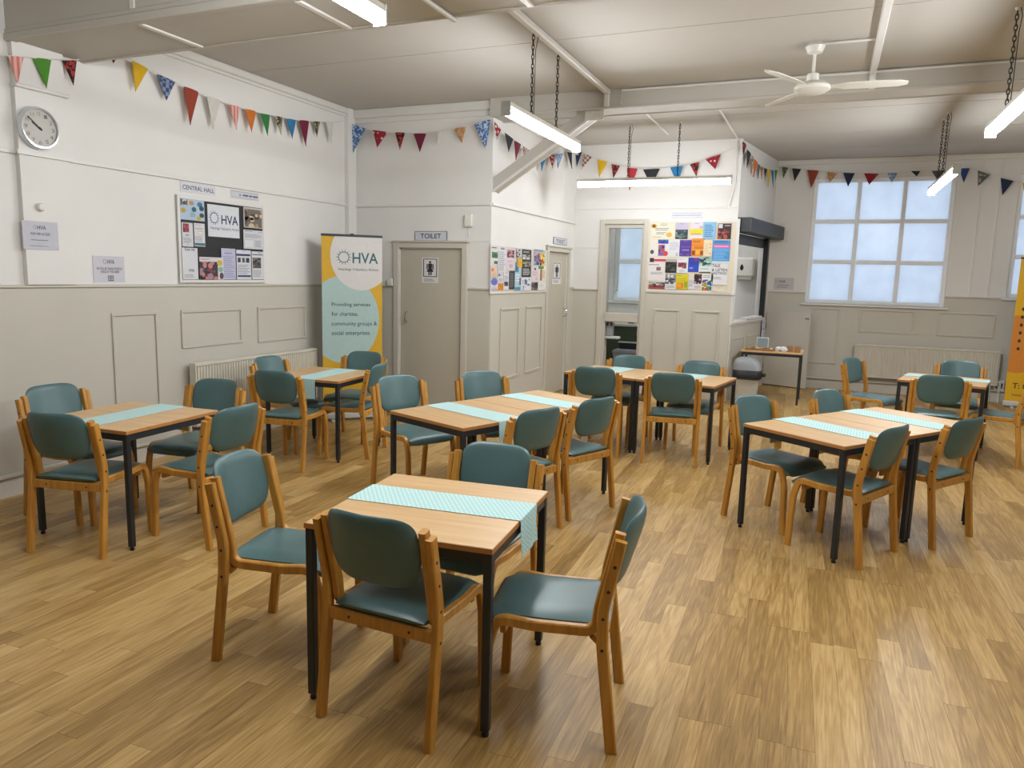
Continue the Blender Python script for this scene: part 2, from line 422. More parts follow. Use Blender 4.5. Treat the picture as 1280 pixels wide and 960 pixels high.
wb = wall('wall_front', FB, -XR, -XL); wains(FB, wb, [(-XR, -XL)]); rail(FB, wb, [(-XR, -XL)], PIC)

# ceiling and its beams
mb = MB(); mb.box((XL-.14, YB-.14, CEIL), (XR+.14, YF+.2, CEIL+.12)); ceil = tag(build('ceiling', mb, M['ceil']), kind='structure')
for y in (5.85, 9.0, 10.4, 11.6):
    mb = MB(); mb.cbox((XL if y < 7 else (XC if y < YK else -.9), y, CEIL-.003), (XR, y+.05, CEIL), .0012); build('ceiling_joint', mb, M['ceil'], ceil)
mb = MB(); mb.box((XL, 3.555, 3.165), (XR, 4.13, CEIL)); b1 = tag(build('trim_1', mb, M['beam']), kind='structure')
mb = MB(); mb.cbox((XL, 3.535, 3.155), (XR, 3.60, 3.205), .006); mb.cbox((XL, 3.545, 3.205), (XR, 3.56, 3.235), .004); build('edge_moulding', mb, M['beam'], b1)
mb = MB(); mb.cbox((XL+.001, 4.10, 3.158), (XR, 4.135, 3.175), .004); build('edge_moulding', mb, M['beam'], b1)
for k in range(8):
    x = -4.1+1.22*k
    mb = MB(); mb.cbox((x-.02, 3.60, 3.153), (x+.02, 4.10, 3.166), .004); build('cover_strip', mb, M['wtrim'], b1)
    mb = MB(); mb.cbox((x-.02, 3.546, 3.235), (x+.02, 3.556, CEIL), .003); build('cover_strip', mb, M['wtrim'], b1)
mb = MB(); mb.cbox((-2.0, 4.13, 3.30), (XR, 4.48, CEIL), .02); build('beam_haunch', mb, M['beam'], b1)
mb = MB(); mb.box((XC, 7.5, 3.345), (XR, 7.86, CEIL)); b2 = tag(build('trim_2', mb, M['beam']), kind='structure')
mb = MB(); mb.cbox((XC, 7.49, 3.335), (XR, 7.52, 3.36), .004); mb.cbox((XC, 7.84, 3.335), (XR, 7.87, 3.36), .004); build('edge_moulding', mb, M['beam'], b2)
def slab(p0, p1, wy, h, z_dn):
    """inclined member in the xz plane"""
    a, b = Vector(p0), Vector(p1); d = (b-a).normalized(); nn = Vector((-d.z, 0, d.x)); r = []
    for q in (a, b):
        r.append([q+nn*i*h/2+Vector((0, j*wy/2, 0)) for i, j in ((-1, -1), (-1, 1), (1, 1), (1, -1))])
    mb = MB(); mb.loft(r); return mb
br = empty('roof_brace', (XC, 7.68, 2.66), 'slanted cream box brace between wall corner and ceiling beam', 'brace')
build('brace_beam', slab((XC-.02, 7.68, 2.62), (-2.36, 7.68, 3.36), .13, .13, 0), M['beam'], br)
build('edge_strip', slab((XC, 7.61, 2.565), (-2.36, 7.61, 3.295), .025, .022, 0), M['wtrim'], br)
build('edge_strip', slab((XC, 7.75, 2.565), (-2.36, 7.75, 3.295), .025, .022, 0), M['wtrim'], br)
mb = MB(); mb.cbox((-2.44, 7.585, 3.25), (-2.24, 7.60, 3.36), .004)
for i in (0, 1):
    for j in (0, 1): mb.cbox((-2.42+.09*i, 7.575, 3.265+.045*j), (-2.36+.09*i, 7.586, 3.295+.045*j), .004)
build('junction_plate', mb, M['wplastic'], br)
def conduit(label, pts, r=.012, cat='conduit'):
    mb = MB(); mb.tube(pts, r, 8); return tag(build('cable_conduit', mb, M['wtrim'], smooth=True), label, cat, 'cable conduits on the ceiling')
for x in (-2.18, .22):
    mb = MB(); mb.cbox((x-.028, 4.48 if x < 0 else 4.48, CEIL-.05), (x+.028, 7.5, CEIL), .008); mb.cbox((x-.028, 7.455, 3.35), (x+.028, 7.50, CEIL-.05), .008)
    tag(build('ceiling_trunking', mb, M['wtrim']), 'white cable trunking on the ceiling '+('above the light by the slanted brace' if x < 0 else 'beside the ceiling fan'), 'trunking')
mb = MB(); mb.cbox((-.62, 3.60, 3.115), (-.60+.0, 3.62, 3.15), .004)
conduit('thin white conduit running along the face of the far ceiling beam', [(-2.03, 7.485, 3.36), (-2.03, 7.485, 3.50), (XR-.05, 7.485, 3.50)], .011)
conduit('thin white conduit from the ceiling fan to the ceiling trunking', [(-.235, 6.55, CEIL-.012), (.19, 6.55, CEIL-.012)], .011)
conduit('white conduit crossing the ceiling to the corner above the serving hatch', [(-1.24, 7.9, CEIL-.012), (-1.24, YK-.02, CEIL-.012), (-1.24, YK-.02, 2.95), (-1.30, YK-.02, 2.64)], .012)
conduit('white conduit on the ceiling between brace and hanging horizontal light', [(-2.05, 7.9, CEIL-.012), (-2.05, 9.9, CEIL-.012)], .011)
mb = MB(); mb.tube([(-2.15, 3.55, 3.14), (-2.15, 4.12, 3.14)], .014, 8); tag(build('cable_conduit', mb, M['wtrim']), 'short white conduit under the near ceiling beam', 'conduit')

# doors
def door(name, fr, d, fw, parent_wall, handle_s, hinge_s, ftop):
    mb = MB(); fr.box(mb, d[0]+.003, d[1]-.003, .006, d[3]-.003, -.05, -.012, .003); dr = tag(build(name, mb, M['door']), kind='structure')
    for b in ((d[0]-fw, d[0], 0, d[3]+fw), (d[1], d[1]+fw, 0, d[3]+fw), (d[0], d[1], d[3], d[3]+fw)):
        mb = MB(); fr.box(mb, *b, 0, .034, .006); build('door_frame', mb, M['trim'], dr)
    mb = MB(); fr.box(mb, d[0]-fw-.015, d[1]+fw+.015, d[3]+fw-.012, d[3]+fw+.012, 0, .05, .006); build('door_frame', mb, M['trim'], dr)
    mb = MB(); mb.tube([fr.p(handle_s, 1.08, -.012), fr.p(handle_s, 1.09, .03), fr.p(handle_s, 1.14, .045), fr.p(handle_s, 1.19, .03), fr.p(handle_s, 1.20, -.012)], .008); build('handle', mb, M['chrome'], dr, smooth=True)
    for z in (.3, 1.65):
        mb = MB(); fr.box(mb, hinge_s-.012, hinge_s+.006, z, z+.1, -.012, -.002, .002); build('hinge', mb, M['steel'], dr)
    return dr
door('door_1', FT, TD, .075, wt, TD[0]+.09, TD[1]-.012, 2.0)
door('door_2', FC, CD, .07, wc, CD[1]-.08, CD[0]+.012, 2.0)

# windows
def window(name, fr, q, cols, rows, d, fw=.06, bw=.055, sill=True, glass='frost', hi=None):
    s0, s1, z0, z1 = q
    mb = MB()
    for b in ((s0, s0+fw, z0, z1), (s1-fw, s1, z0, z1), (s0+fw, s1-fw, z0, z0+fw), (s0+fw, s1-fw, z1-fw, z1)): fr.box(mb, *b, d-.05, d+.02, .006)
    wn = tag(build(name, mb, M['upvc']), kind='structure')
    iw = (s1-s0-2*fw-(cols-1)*bw)/cols; ih = (z1-z0-2*fw-(rows-1)*bw)/rows
    for i in range(1, cols):
        a = s0+fw+i*iw+(i-1)*bw; mb = MB(); fr.box(mb, a, a+bw, z0+fw, z1-fw, d-.045, d+.014, .006); build('glazing_bar', mb, M['upvc'], wn)
    for j in range(1, rows):
        a = z0+fw+j*ih+(j-1)*bw; mb = MB(); fr.box(mb, s0+fw, s1-fw, a, a+bw, d-.045, d+.012, .006); build('glazing_bar', mb, M['upvc'], wn)
    for i in range(cols):
        for j in range(rows):
            a = s0+fw+i*(iw+bw); b = z0+fw+j*(ih+bw); mb = MB(); fr.box(mb, a-.004, a+iw+.004, b-.004, b+ih+.004, d-.02, d-.014); build('pane', mb, M[glass], wn)
    if sill:
        mb = MB(); fr.box(mb, s0-.06, s1+.06, z0-.03, z0, d-.05, .05, .006); build('window_sill', mb, M['wtrim'], wn)
    return wn
window('window_1', FF, WIN1, 3, 3, -.05); window('window_2', FF, WIN2, 3, 3, -.05)
window('window_3', FF, WINK, 1, 2, -.06, .07, .07)
# glazed screen in the kitchen doorway
mb = MB()
for b in ((K0, KO[0], 0, KO[3]+.07), (KO[1], K1, 0, KO[3]+.07), (KO[0], KO[1], KO[3], KO[3]+.07)): FK.box(mb, *b, 0, .035, .006)
for b in ((KO[0], KO[0]+.05, 0, KO[3]), (KO[1]-.03, KO[1], 0, KO[3]), (KO[0]+.05, KO[1]-.03, KO[3]-.05, KO[3])): FK.box(mb, *b, -.14, 0)
w4 = tag(build('window_4', mb, M['trim']), kind='structure')
mb = MB(); FK.box(mb, KO[0]+.05, KO[1]-.03, 1.02, 1.15, -.09, .02, .008); build('cross_rail', mb, M['trim'], w4)
mb = MB(); FK.box(mb, KO[0]+.05, KO[1]-.03, 1.15, KO[3]-.05, -.06, -.055); build('pane', mb, M['glass'], w4)

# kitchen behind the hatch
def kw(u, v): return (735+u/4.8, 255+v/4.8)
mb = MB(); mb.cbox((-3.44, YF-.62, .86), (-1.25, YF-.01, .90), .005); tag(build('kitchen_worktop', mb, mat('pale_worktop', '#b9b6ac', .4)), 'pale grey kitchen worktop under the kitchen window', 'worktop')
for i, lb_ in enumerate(('below the kitchen window', 'at the hatch end of the worktop')):
    x = -3.40+1.0*i; e = empty('kitchen_cupboard', (x+.34, YF-.30, 0), 'dark green kitchen base cupboard '+lb_, 'cupboard', 'kitchen base cupboards')
    mb = MB(); mb.cbox((x, YF-.56, .0), (x+.68, YF-.02, .858), .004); build('body', mb, M['green'], e)
    mb = MB(); mb.cbox((x+.01, YF-.58, .1), (x+.67, YF-.56, .85), .004); d_ = build('door', mb, M['green'], e)
    mb = MB(); mb.tube([(x+.58, YF-.595, .72), (x+.58, YF-.595, .82)], .006); build('handle', mb, M['steel'], d_)
mb = MB(); mb.lathe([(.05, 0), (.065, .05), (.06, .12), (.03, .15)], (-2.99, YF-.32, .90), 12); tag(build('kettle', mb, M['dark'], smooth=True), 'small dark kettle on the kitchen worktop', 'kettle')
e = empty('swing_bin', (-2.80, 11.35, 0), 'grey bin with a black open lid behind the kitchen doorway', 'bin')
mb = MB(); mb.loft([[Vector((-2.80+x*k, 11.35+y*k, z)) for x, y in ((-.2, -.16), (.2, -.16), (.2, .16), (-.2, .16))] for k, z in ((.8, .0), (.98, .48), (1.05, .51), (1.0, .54))]); build('body', mb, M['grey'], e)
mb = MB(); mb.cbox((-2.98, 11.46, .54), (-2.62, 11.50, .64), .01); build('lid', mb, M['dark'], e)
mb = MB(); mb.cbox((-2.99, 11.455, .635), (-2.61, 11.505, .655), .006); build('rim', mb, M['lgrey'], e)
e = empty('soap_dispenser', (-3.0, YK+.12, .86), 'grey wall-mounted dispenser with drip tray beside the kitchen doorway', 'dispenser')
mb = MB(); mb.cbox((KO[0]+.055, YK+.06, .80), (KO[0]+.155, YK+.15, 1.01), .012); build('body', mb, M['grey'], e)
mb = MB(); mb.cbox((KO[0]+.055, YK+.02, .765), (KO[0]+.26, YK+.15, .80), .008); build('drip_tray', mb, M['lgrey'], e)
for i in (0, 1):
    mb = MB(); mb.cbox((KO[0]+.065+.06*i, YK+.045, .955), (KO[0]+.09+.06*i, YK+.06, 1.0), .003); build('nozzle', mb, M['dark'], e)
mb = MB(); mb.tube([(-3.33, YF-.03, 2.6), (-3.33, YF-.03, 1.45), (-3.40, YF-.03, 1.38)], .015); tag(build('water_pipe', mb, M['wtrim'], smooth=True), 'white water pipe on the wall beside the kitchen window', 'pipe')
q = FF.rect((922, 322), (943, 350)); e = empty('towel_dispenser', FF.p((q[0]+q[1])/2, q[2], .1), 'white paper towel dispenser with black drop mark seen through the hatch', 'dispenser')
mb = MB(); FF.box(mb, q[0], q[1], q[2]+.04, q[3], .005, .17, .03); build('cover', mb, M['wplastic'], e)
mb = MB(); FF.box(mb, q[0]+.03, q[1]-.03, q[2], q[2]+.05, .005, .14, .02); build('base', mb, M['lgrey'], e)
cs, cz = q[0]+(q[1]-q[0])*.33, (q[2]+q[3])/2+.02
mb = MB(); mb.prism([FF.p(cs+.028*math.sin(t)*(1-.5*max(0, math.cos(t))), cz+.05*math.cos(t), .171) for t in (2*math.pi*k/20 for k in range(20))][::-1], FF.n*.002); build('drop_mark', mb, M['dark'], e)
mb = MB(); mb.cbox((-2.6, 11.3, CEIL-.07), (-1.4, 11.42, CEIL), .01); e = build('kitchen_light', mb, M['wplastic']); tag(e, 'ceiling strip light inside the kitchen', 'light')
mb = MB(); mb.cbox((-2.58, 11.31, CEIL-.085), (-1.42, 11.41, CEIL-.07), .006); build('diffuser', mb, M['tube_dim'], e)

# roller shutter over the hatch
e = empty('roller_shutter', FH.p(.95, HO[2], 0), 'dark grey roller shutter box and guide above the serving hatch', 'shutter')
mb = MB(); FH.box(mb, .02, 2.0, 2.30, 2.50, .0, .20, .01); build('shutter_box', mb, mat('charcoal_metal', '#232527', .45, .2), e)
mb = MB(); FH.box(mb, .14, 1.70, 2.16, 2.30, -.06, -.01, .006); build('shutter_curtain', mb, mat('charcoal_metal', '#232527', .45, .2), e)
for s_ in (1.66,): 
    mb = MB(); FH.box(mb, s_, s_+.09, 1.10, 2.30, -.02, .05, .005); build('guide_rail', mb, M['dark'], e)
mb = MB(); FH.box(mb, .04, .10, 1.10, 2.30, -.02, .03, .005); build('guide_rail', mb, M['wtrim'], e)
mb = MB(); FH.box(mb, .02, 1.78, 1.055, 1.10, -.12, .04, .008); build('hatch_shelf', mb, M['wtrim'], wh)
mb = MB(); FH.box(mb, .75, 1.55, 1.101, 1.13, -.06, .06, .002); tag(build('paper_stack', mb, M['paper']), 'stack of white paper on the hatch counter', 'paper')

# ------------------------------------------------------------------ printing helpers
def text_mesh(body, bold=False):
    cu = bpy.data.curves.new('t', 'FONT'); cu.body = body; cu.size = 1; cu.resolution_u = 3
    if bold: cu.offset = bold if isinstance(bold, float) else .014
    ob = bpy.data.objects.new('t', cu); me = bpy.data.meshes.new_from_object(ob)
    bpy.data.objects.remove(ob); bpy.data.curves.remove(cu); return me
def put_text(fr, body, s0, s1, zc, h, material, parent, d, bold=False, fit=True, align='C'):
    me = text_mesh(body, bold); xs = [v.co.x for v in me.vertices]; ys = [v.co.y for v in me.vertices]
    if not xs: return
    x0, x1 = min(xs), max(xs); y1 = .70; k = h/y1; wd = (x1-x0)*k; kx = k
    if wd > s1-s0 or fit: kx = k*(s1-s0)/wd
    if not fit and align == 'C': off = ((s0+s1)-(x1-x0)*kx)/2
    else: off = s0
    org = wloc(parent)
    for v in me.vertices: v.co = fr.p(off+(v.co.x-x0)*kx, zc-h/2+v.co.y*k, d) - org
    me.name = 'lettering'; me.materials.clear(); me.materials.append(material); me.update()
    return place('lettering', me, parent)
def clip(poly, s0, s1, z0, z1):
    for ax, lim, sg in ((0, s0, 1), (0, s1, -1), (1, z0, 1), (1, z1, -1)):
        out = []
        for i in range(len(poly)):
            a, b = poly[i-1], poly[i]; ia, ib = (a[ax]-lim)*sg >= 0, (b[ax]-lim)*sg >= 0
            if ia != ib:
                t = (lim-a[ax])/(b[ax]-a[ax]); out.append((a[0]+(b[0]-a[0])*t, a[1]+(b[1]-a[1])*t))
            if ib: out.append(b)
        poly = out
        if not poly: return poly
    return poly
def flat(fr, poly, material, parent, d, name='print'):
    if len(poly) < 3: return
    mb = MB(); mb.add([fr.p(a, b, d) for a, b in poly], [tuple(range(len(poly)))]); return build(name, mb, material, parent)
def ellipse(cs, cz, rs, rz, n=28): return [(cs+rs*math.cos(2*math.pi*k/n), cz+rz*math.sin(2*math.pi*k/n)) for k in range(n)]
def sun_logo(fr, cs, cz, r, material, parent, d):
    mb = MB(); n = 24
    for k in range(n):
        a, b = 2*math.pi*k/n, 2*math.pi*(k+1)/n
        mb.add([fr.p(cs+q*math.cos(t), cz+q*math.sin(t), d) for q, t in ((r*.68, a), (r*.80, a), (r*.80, b), (r*.68, b))], [(0, 1, 2, 3)])
    for k in range(14):
        t = 2*math.pi*k/14; c, s = math.cos(t), math.sin(t)
        mb.add([fr.p(cs+q*c-p*s, cz+q*s+p*c, d) for q, p in ((r*.78, -r*.04), (r, -r*.04), (r, r*.04), (r*.78, r*.04))], [(0, 1, 2, 3)])
        mb.add([fr.p(cs+r*1.02*c+r*.07*a, cz+r*1.02*s+r*.07*b, d) for a, b in ((1, 0), (0, 1), (-1, 0), (0, -1))], [(0, 1, 2, 3)])
    build('logo', mb, material, parent)
def sheet(name, fr, q, base, label, cat, items=(), d=.004, group=None, th=.0012):
    """a pinned or framed flat sheet; items in 0..1 from its top left: (x0,y0,x1,y1,colour[,kind])"""
    s0, s1, z0, z1 = q; mb = MB(); fr.box(mb, s0, s1, z0, z1, d-th, d)
    o = tag(build(name, mb, ink(base)), label, cat, group); k = 0
    for it in items:
        x0, y0, x1, y1, col = it[:5]; kind = it[5] if len(it) > 5 else 'r'; k += 1; dd = d+.0002+.0001*min(k, 14)
        a, b, c, e = s0+(s1-s0)*x0, s0+(s1-s0)*x1, z1-(z1-z0)*y1, z1-(z1-z0)*y0
        if kind == 'r': flat(fr, [(a, c), (b, c), (b, e), (a, e)], ink(col), o, dd)
        elif kind == 'o': flat(fr, clip(ellipse((a+b)/2, (c+e)/2, (b-a)/2, (e-c)/2), s0, s1, z0, z1), ink(col), o, dd)
        elif kind == 'v': flat(fr, [(a, e), ((a+b)/2, c), (b, e)][::-1], ink(col), o, dd)
        elif kind == 'm': flat(fr, [(a, c), (b, c), ((a+b)/2, e)], ink(col), o, dd)
        elif kind == 's': sun_logo(fr, (a+b)/2, (c+e)/2, min(b-a, e-c)/2, ink(col), o, dd)
        elif kind[0] == 'l':
            n = int(kind[1:]); mb = MB(); hh = (e-c)/n; rr = random.Random(k*7+n)
            for j in range(n):
                w_ = (b-a)*(.7+.3*rr.random()); z_ = e-hh*(j+.7); mb.add([fr.p(*t, dd) for t in ((a, z_), (a+w_, z_), (a+w_, z_+hh*.38), (a, z_+hh*.38))], [(0, 1, 2, 3)])
            tag(build('print_lines', mb, ink(col), o), kind='stuff')
        elif kind[0] == 'n':        # mottled photograph: patches of colour
            rr = random.Random(int(kind[1:] or 1)); cols = col.split(',')
            flat(fr, [(a, c), (b, c), (b, e), (a, e)], ink(cols[0]), o, dd)
            for ci, cc in enumerate(cols[1:]):
                mb = MB()
                for j in range(5):
                    cx_, cz_, r1, r2 = a+(b-a)*rr.random(), c+(e-c)*rr.random(), (b-a)*(.08+.14*rr.random()), (e-c)*(.06+.14*rr.random())
                    pl_ = clip(ellipse(cx_, cz_, r1, r2, 9), a, b, c, e)
                    if len(pl_) > 2: mb.add([fr.p(*t, dd+.00004+.00001*ci) for t in pl_], [tuple(range(len(pl_)))])
                if mb.v: tag(build('print_patches', mb, ink(cc), o), kind='stuff')
        elif kind[:2] == 't:': put_text(fr, kind[2:], a, b, (c+e)/2, (e-c), ink(col), o, dd)
        elif kind[:2] == 'b:': put_text(fr, kind[2:], a, b, (c+e)/2, (e-c), ink(col), o, dd, bold=True)
    return o

# ------------------------------------------------------------------ notice boards and paper
def board(fr, tl, br, label, felt=None, fw=.03):
    q = fr.rect(tl, br, .02); s0, s1, z0, z1 = q
    mb = MB(); fr.box(mb, s0, s1, z0, z1, .012, .024); o = tag(build('notice_board', mb, ink(felt or '#d8d4c8')), label, 'notice board')
    for b in ((s0-fw, s0, z0-fw, z1+fw), (s1, s1+fw, z0-fw, z1+fw), (s0, s1, z1, z1+fw), (s0, s1, z0-fw, z0)):
        mb = MB(); fr.box(mb, *b, .012, .0262, .005); build('board_frame', mb, M['wtrim'], o)
    return o
def J(u, v): return (210+u/6.857, 220+v/6.857)
def K(u, v): return (600+u/9.143, 295+v/9.143)
def N(u, v): return (790+u/8, 255+v/8)
board(FL, J(98, 188), J(818, 890), 'white-framed notice board with black felt under two glossy white signs', '#17181b')
def pin(fr, cv, a, b, base, label, items, d=.0285, group=None, cat='poster'):
    return sheet('poster', fr, fr.rect(cv(*a), cv(*b), d), base, label, cat, items, d, group)
INK, GR, TEAL, NAVY, YEL = '#2a2a30', '#8c8c94', '#1f5f68', '#1d2f5c', '#d8a928'
L1 = [
 ((100,185),(315,390),'#a9bdd0','pale blue leaflet with coloured circles on the black felt board',[(.02,.04,.3,.35,'#40454c,#6b7078,#c9c2b0','n3'),(.36,.08,.56,.3,'#b98d3c','o'),(.7,.1,.92,.34,'#3f7396','o'),(.46,.36,.66,.6,'#225a70','o'),(.78,.28,.98,.52,'#1c4450','o'),(.02,.45,.22,.68,'#b99a2c','o'),(.78,.62,.98,.84,'#1e4a52','o'),(.66,.78,.84,.98,'#c9a12a','o'),(.4,.62,.62,.84,'#6f8196','l4')]),
 ((116,395),(220,608),'#c9c9ce','white flyer with small red photo under the blue leaflet',[(.1,.04,.64,.4,'#8e3340,#5f2530,#b2555c','n4'),(.3,.48,.6,.56,INK,'l1'),(.1,.62,.85,.86,GR,'l4'),(.35,.9,.6,.95,GR,'l1')]),
 ((222,402),(320,606),'#d0d0d4','white flyer with dark teal bar along its foot',[(.05,.05,.9,.1,GR,'l1'),(.1,.18,.95,.28,'#9c8f80','l2'),(.35,.34,.85,.5,'#b9a89a'),(.38,.36,.82,.48,'#d8d4d0'),(.05,.56,.9,.8,GR,'l4'),(.02,.85,.98,.97,'#3f6a7c')]),
 ((118,612),(262,885),'#cfcfd4','white poster headed Scan me with small logo at its foot',[(.18,.0,.82,.09,INK,'b:Scan me'),(.34,.66,.44,.76,NAVY,'s'),(.44,.67,.75,.76,NAVY,'b:HVA'),(.1,.84,.9,.95,GR,'l3')]),
 ((268,692),(480,888),'#cfc9cc','photo collage poster with crowd and yellow and green discs',[(0,.2,.75,1,'#3a3034,#7d3c46,#c27c74,#241f24,#a27d8c','n9'),(.72,.12,.95,.38,'#c9ab3a','o'),(.76,.42,.98,.66,'#84ab9d','o'),(.82,.68,.99,.98,'#4d3a4c','o'),(.04,.06,.5,.14,'#a06a70','l2')]),
 ((336,238),(614,536),'#d2d4da','large white sign with navy ring logo and lettering on black felt',[(.02,.2,.38,.62,'#2a4f86','s'),(.42,.3,.96,.58,NAVY,'b:HVA'),(.08,.68,.98,.77,NAVY,'t:Hastings Voluntary Action')]),
 ((645,262),(818,455),'#b9b4b0','white-bordered photo of people around tables in a hall',[(.05,.09,.92,.96,'#6d645c,#3b332f,#a08a70,#c9b596,#564a44','n12')]),
 ((645,458),(822,632),'#c9cad0','white sheet with teal heading and pale diagram box',[(.06,.02,.55,.1,'#3c7f8c','l1'),(.7,.06,.94,.12,GR,'l1'),(.06,.2,.9,.42,GR,'l4'),(.04,.5,.5,.95,'#b6bcc0'),(.06,.53,.48,.92,'#d4d6d8'),(.56,.52,.9,.9,GR,'l5')]),
 ((455,618),(585,886),'#b7b7cf','lilac printed sheet with rows of small type',[(.2,.12,.9,.18,'#6a6a90','l1'),(.08,.24,.92,.95,'#8f8fae','l12')]),
 ((585,632),(716,888),'#d0d0d8','white document with three small portraits and blue bars',[(.35,.02,.7,.06,GR,'l1'),(0,.13,.95,.2,NAVY),(.08,.26,.28,.42,'#4a4a50,#2a2a2e','n2'),(.38,.26,.56,.42,'#3c3c42,#77706c','n3'),(.64,.26,.88,.42,'#3a3a40,#1a1a1e','n5'),(.05,.48,.92,.82,GR,'l6'),(.05,.85,.95,.91,NAVY)]),
 ((717,645),(822,886),'#d0d0d6','white document with one dark hall photo',[(.5,.02,.95,.06,INK,'l1'),(.04,.1,.96,.13,NAVY),(.06,.22,.78,.6,'#4e4c4c,#2c2b2d,#7c746c','n6'),(.06,.66,.85,.92,GR,'l5')]),
]
for i, (a, b, base, lab, it) in enumerate(L1): pin(FL, J, a, b, base, lab, it, .0285+.0019*(i % 5))
sheet('wall_sign', FL, FL.rect(J(100, 42), J(405, 172)), '#cfcfd8', 'glossy white sign reading CENTRAL HALL above the felt board', 'sign', [(.06, .3, .96, .74, '#3a3c48', 'b:CENTRAL HALL')], .005)
sheet('wall_sign', FL, FL.rect(J(532, 115), J(775, 217)), '#c9c9d2', 'glossy white sign with one line of blurred type above the felt board', 'sign', [(.03, .1, .97, .16, GR), (.30, .36, .36, .68, '#4a4c58', 'b:&'), (.42, .40, .62, .62, '#5a5c68'), (.645, .40, .75, .62, '#5a5c68'), (.775, .40, .96, .62, '#5a5c68'), (.03, .86, .97, .9, GR)], .005)
sheet('notice', FL, FL.rect((27, 275), (74, 313), .05), '#bdbcc6', 'laminated white WIFI ACCESS notice on the pilaster under the clock', 'notice', [(.29, .14, .4, .28, '#46506a', 's'), (.41, .14, .66, .29, '#262a50', 'b:HVA'), (.22, .40, .76, .49, INK, 'b:FOR WIFI ACCESS'), (.22, .63, .77, .70, '#6a6a70', 'l1'), (.16, .85, .85, .9, '#77777c', 'l1')], .05)
sheet('notice', FL, FL.rect((115, 319.5), (156, 353)), '#c6c4cc', 'laminated white photography notice standing on the dado rail', 'notice', [(.3, .12, .44, .3, '#46527c', 's'), (.45, .13, .68, .29, '#262a50', 'b:HVA'), (.1, .43, .92, .52, INK, 'b:WE WILL BE TAKING PHOTOS/'), (.22, .55, .82, .64, INK, 'b:VIDEOS AT THIS EVENT'), (.45, .74, .63, .94, INK), (.47, .77, .61, .91, '#c6c4cc'), (.49, .79, .59, .89, INK, 'o'), (.52, .815, .565, .865, '#c6c4cc', 'o')], .005)

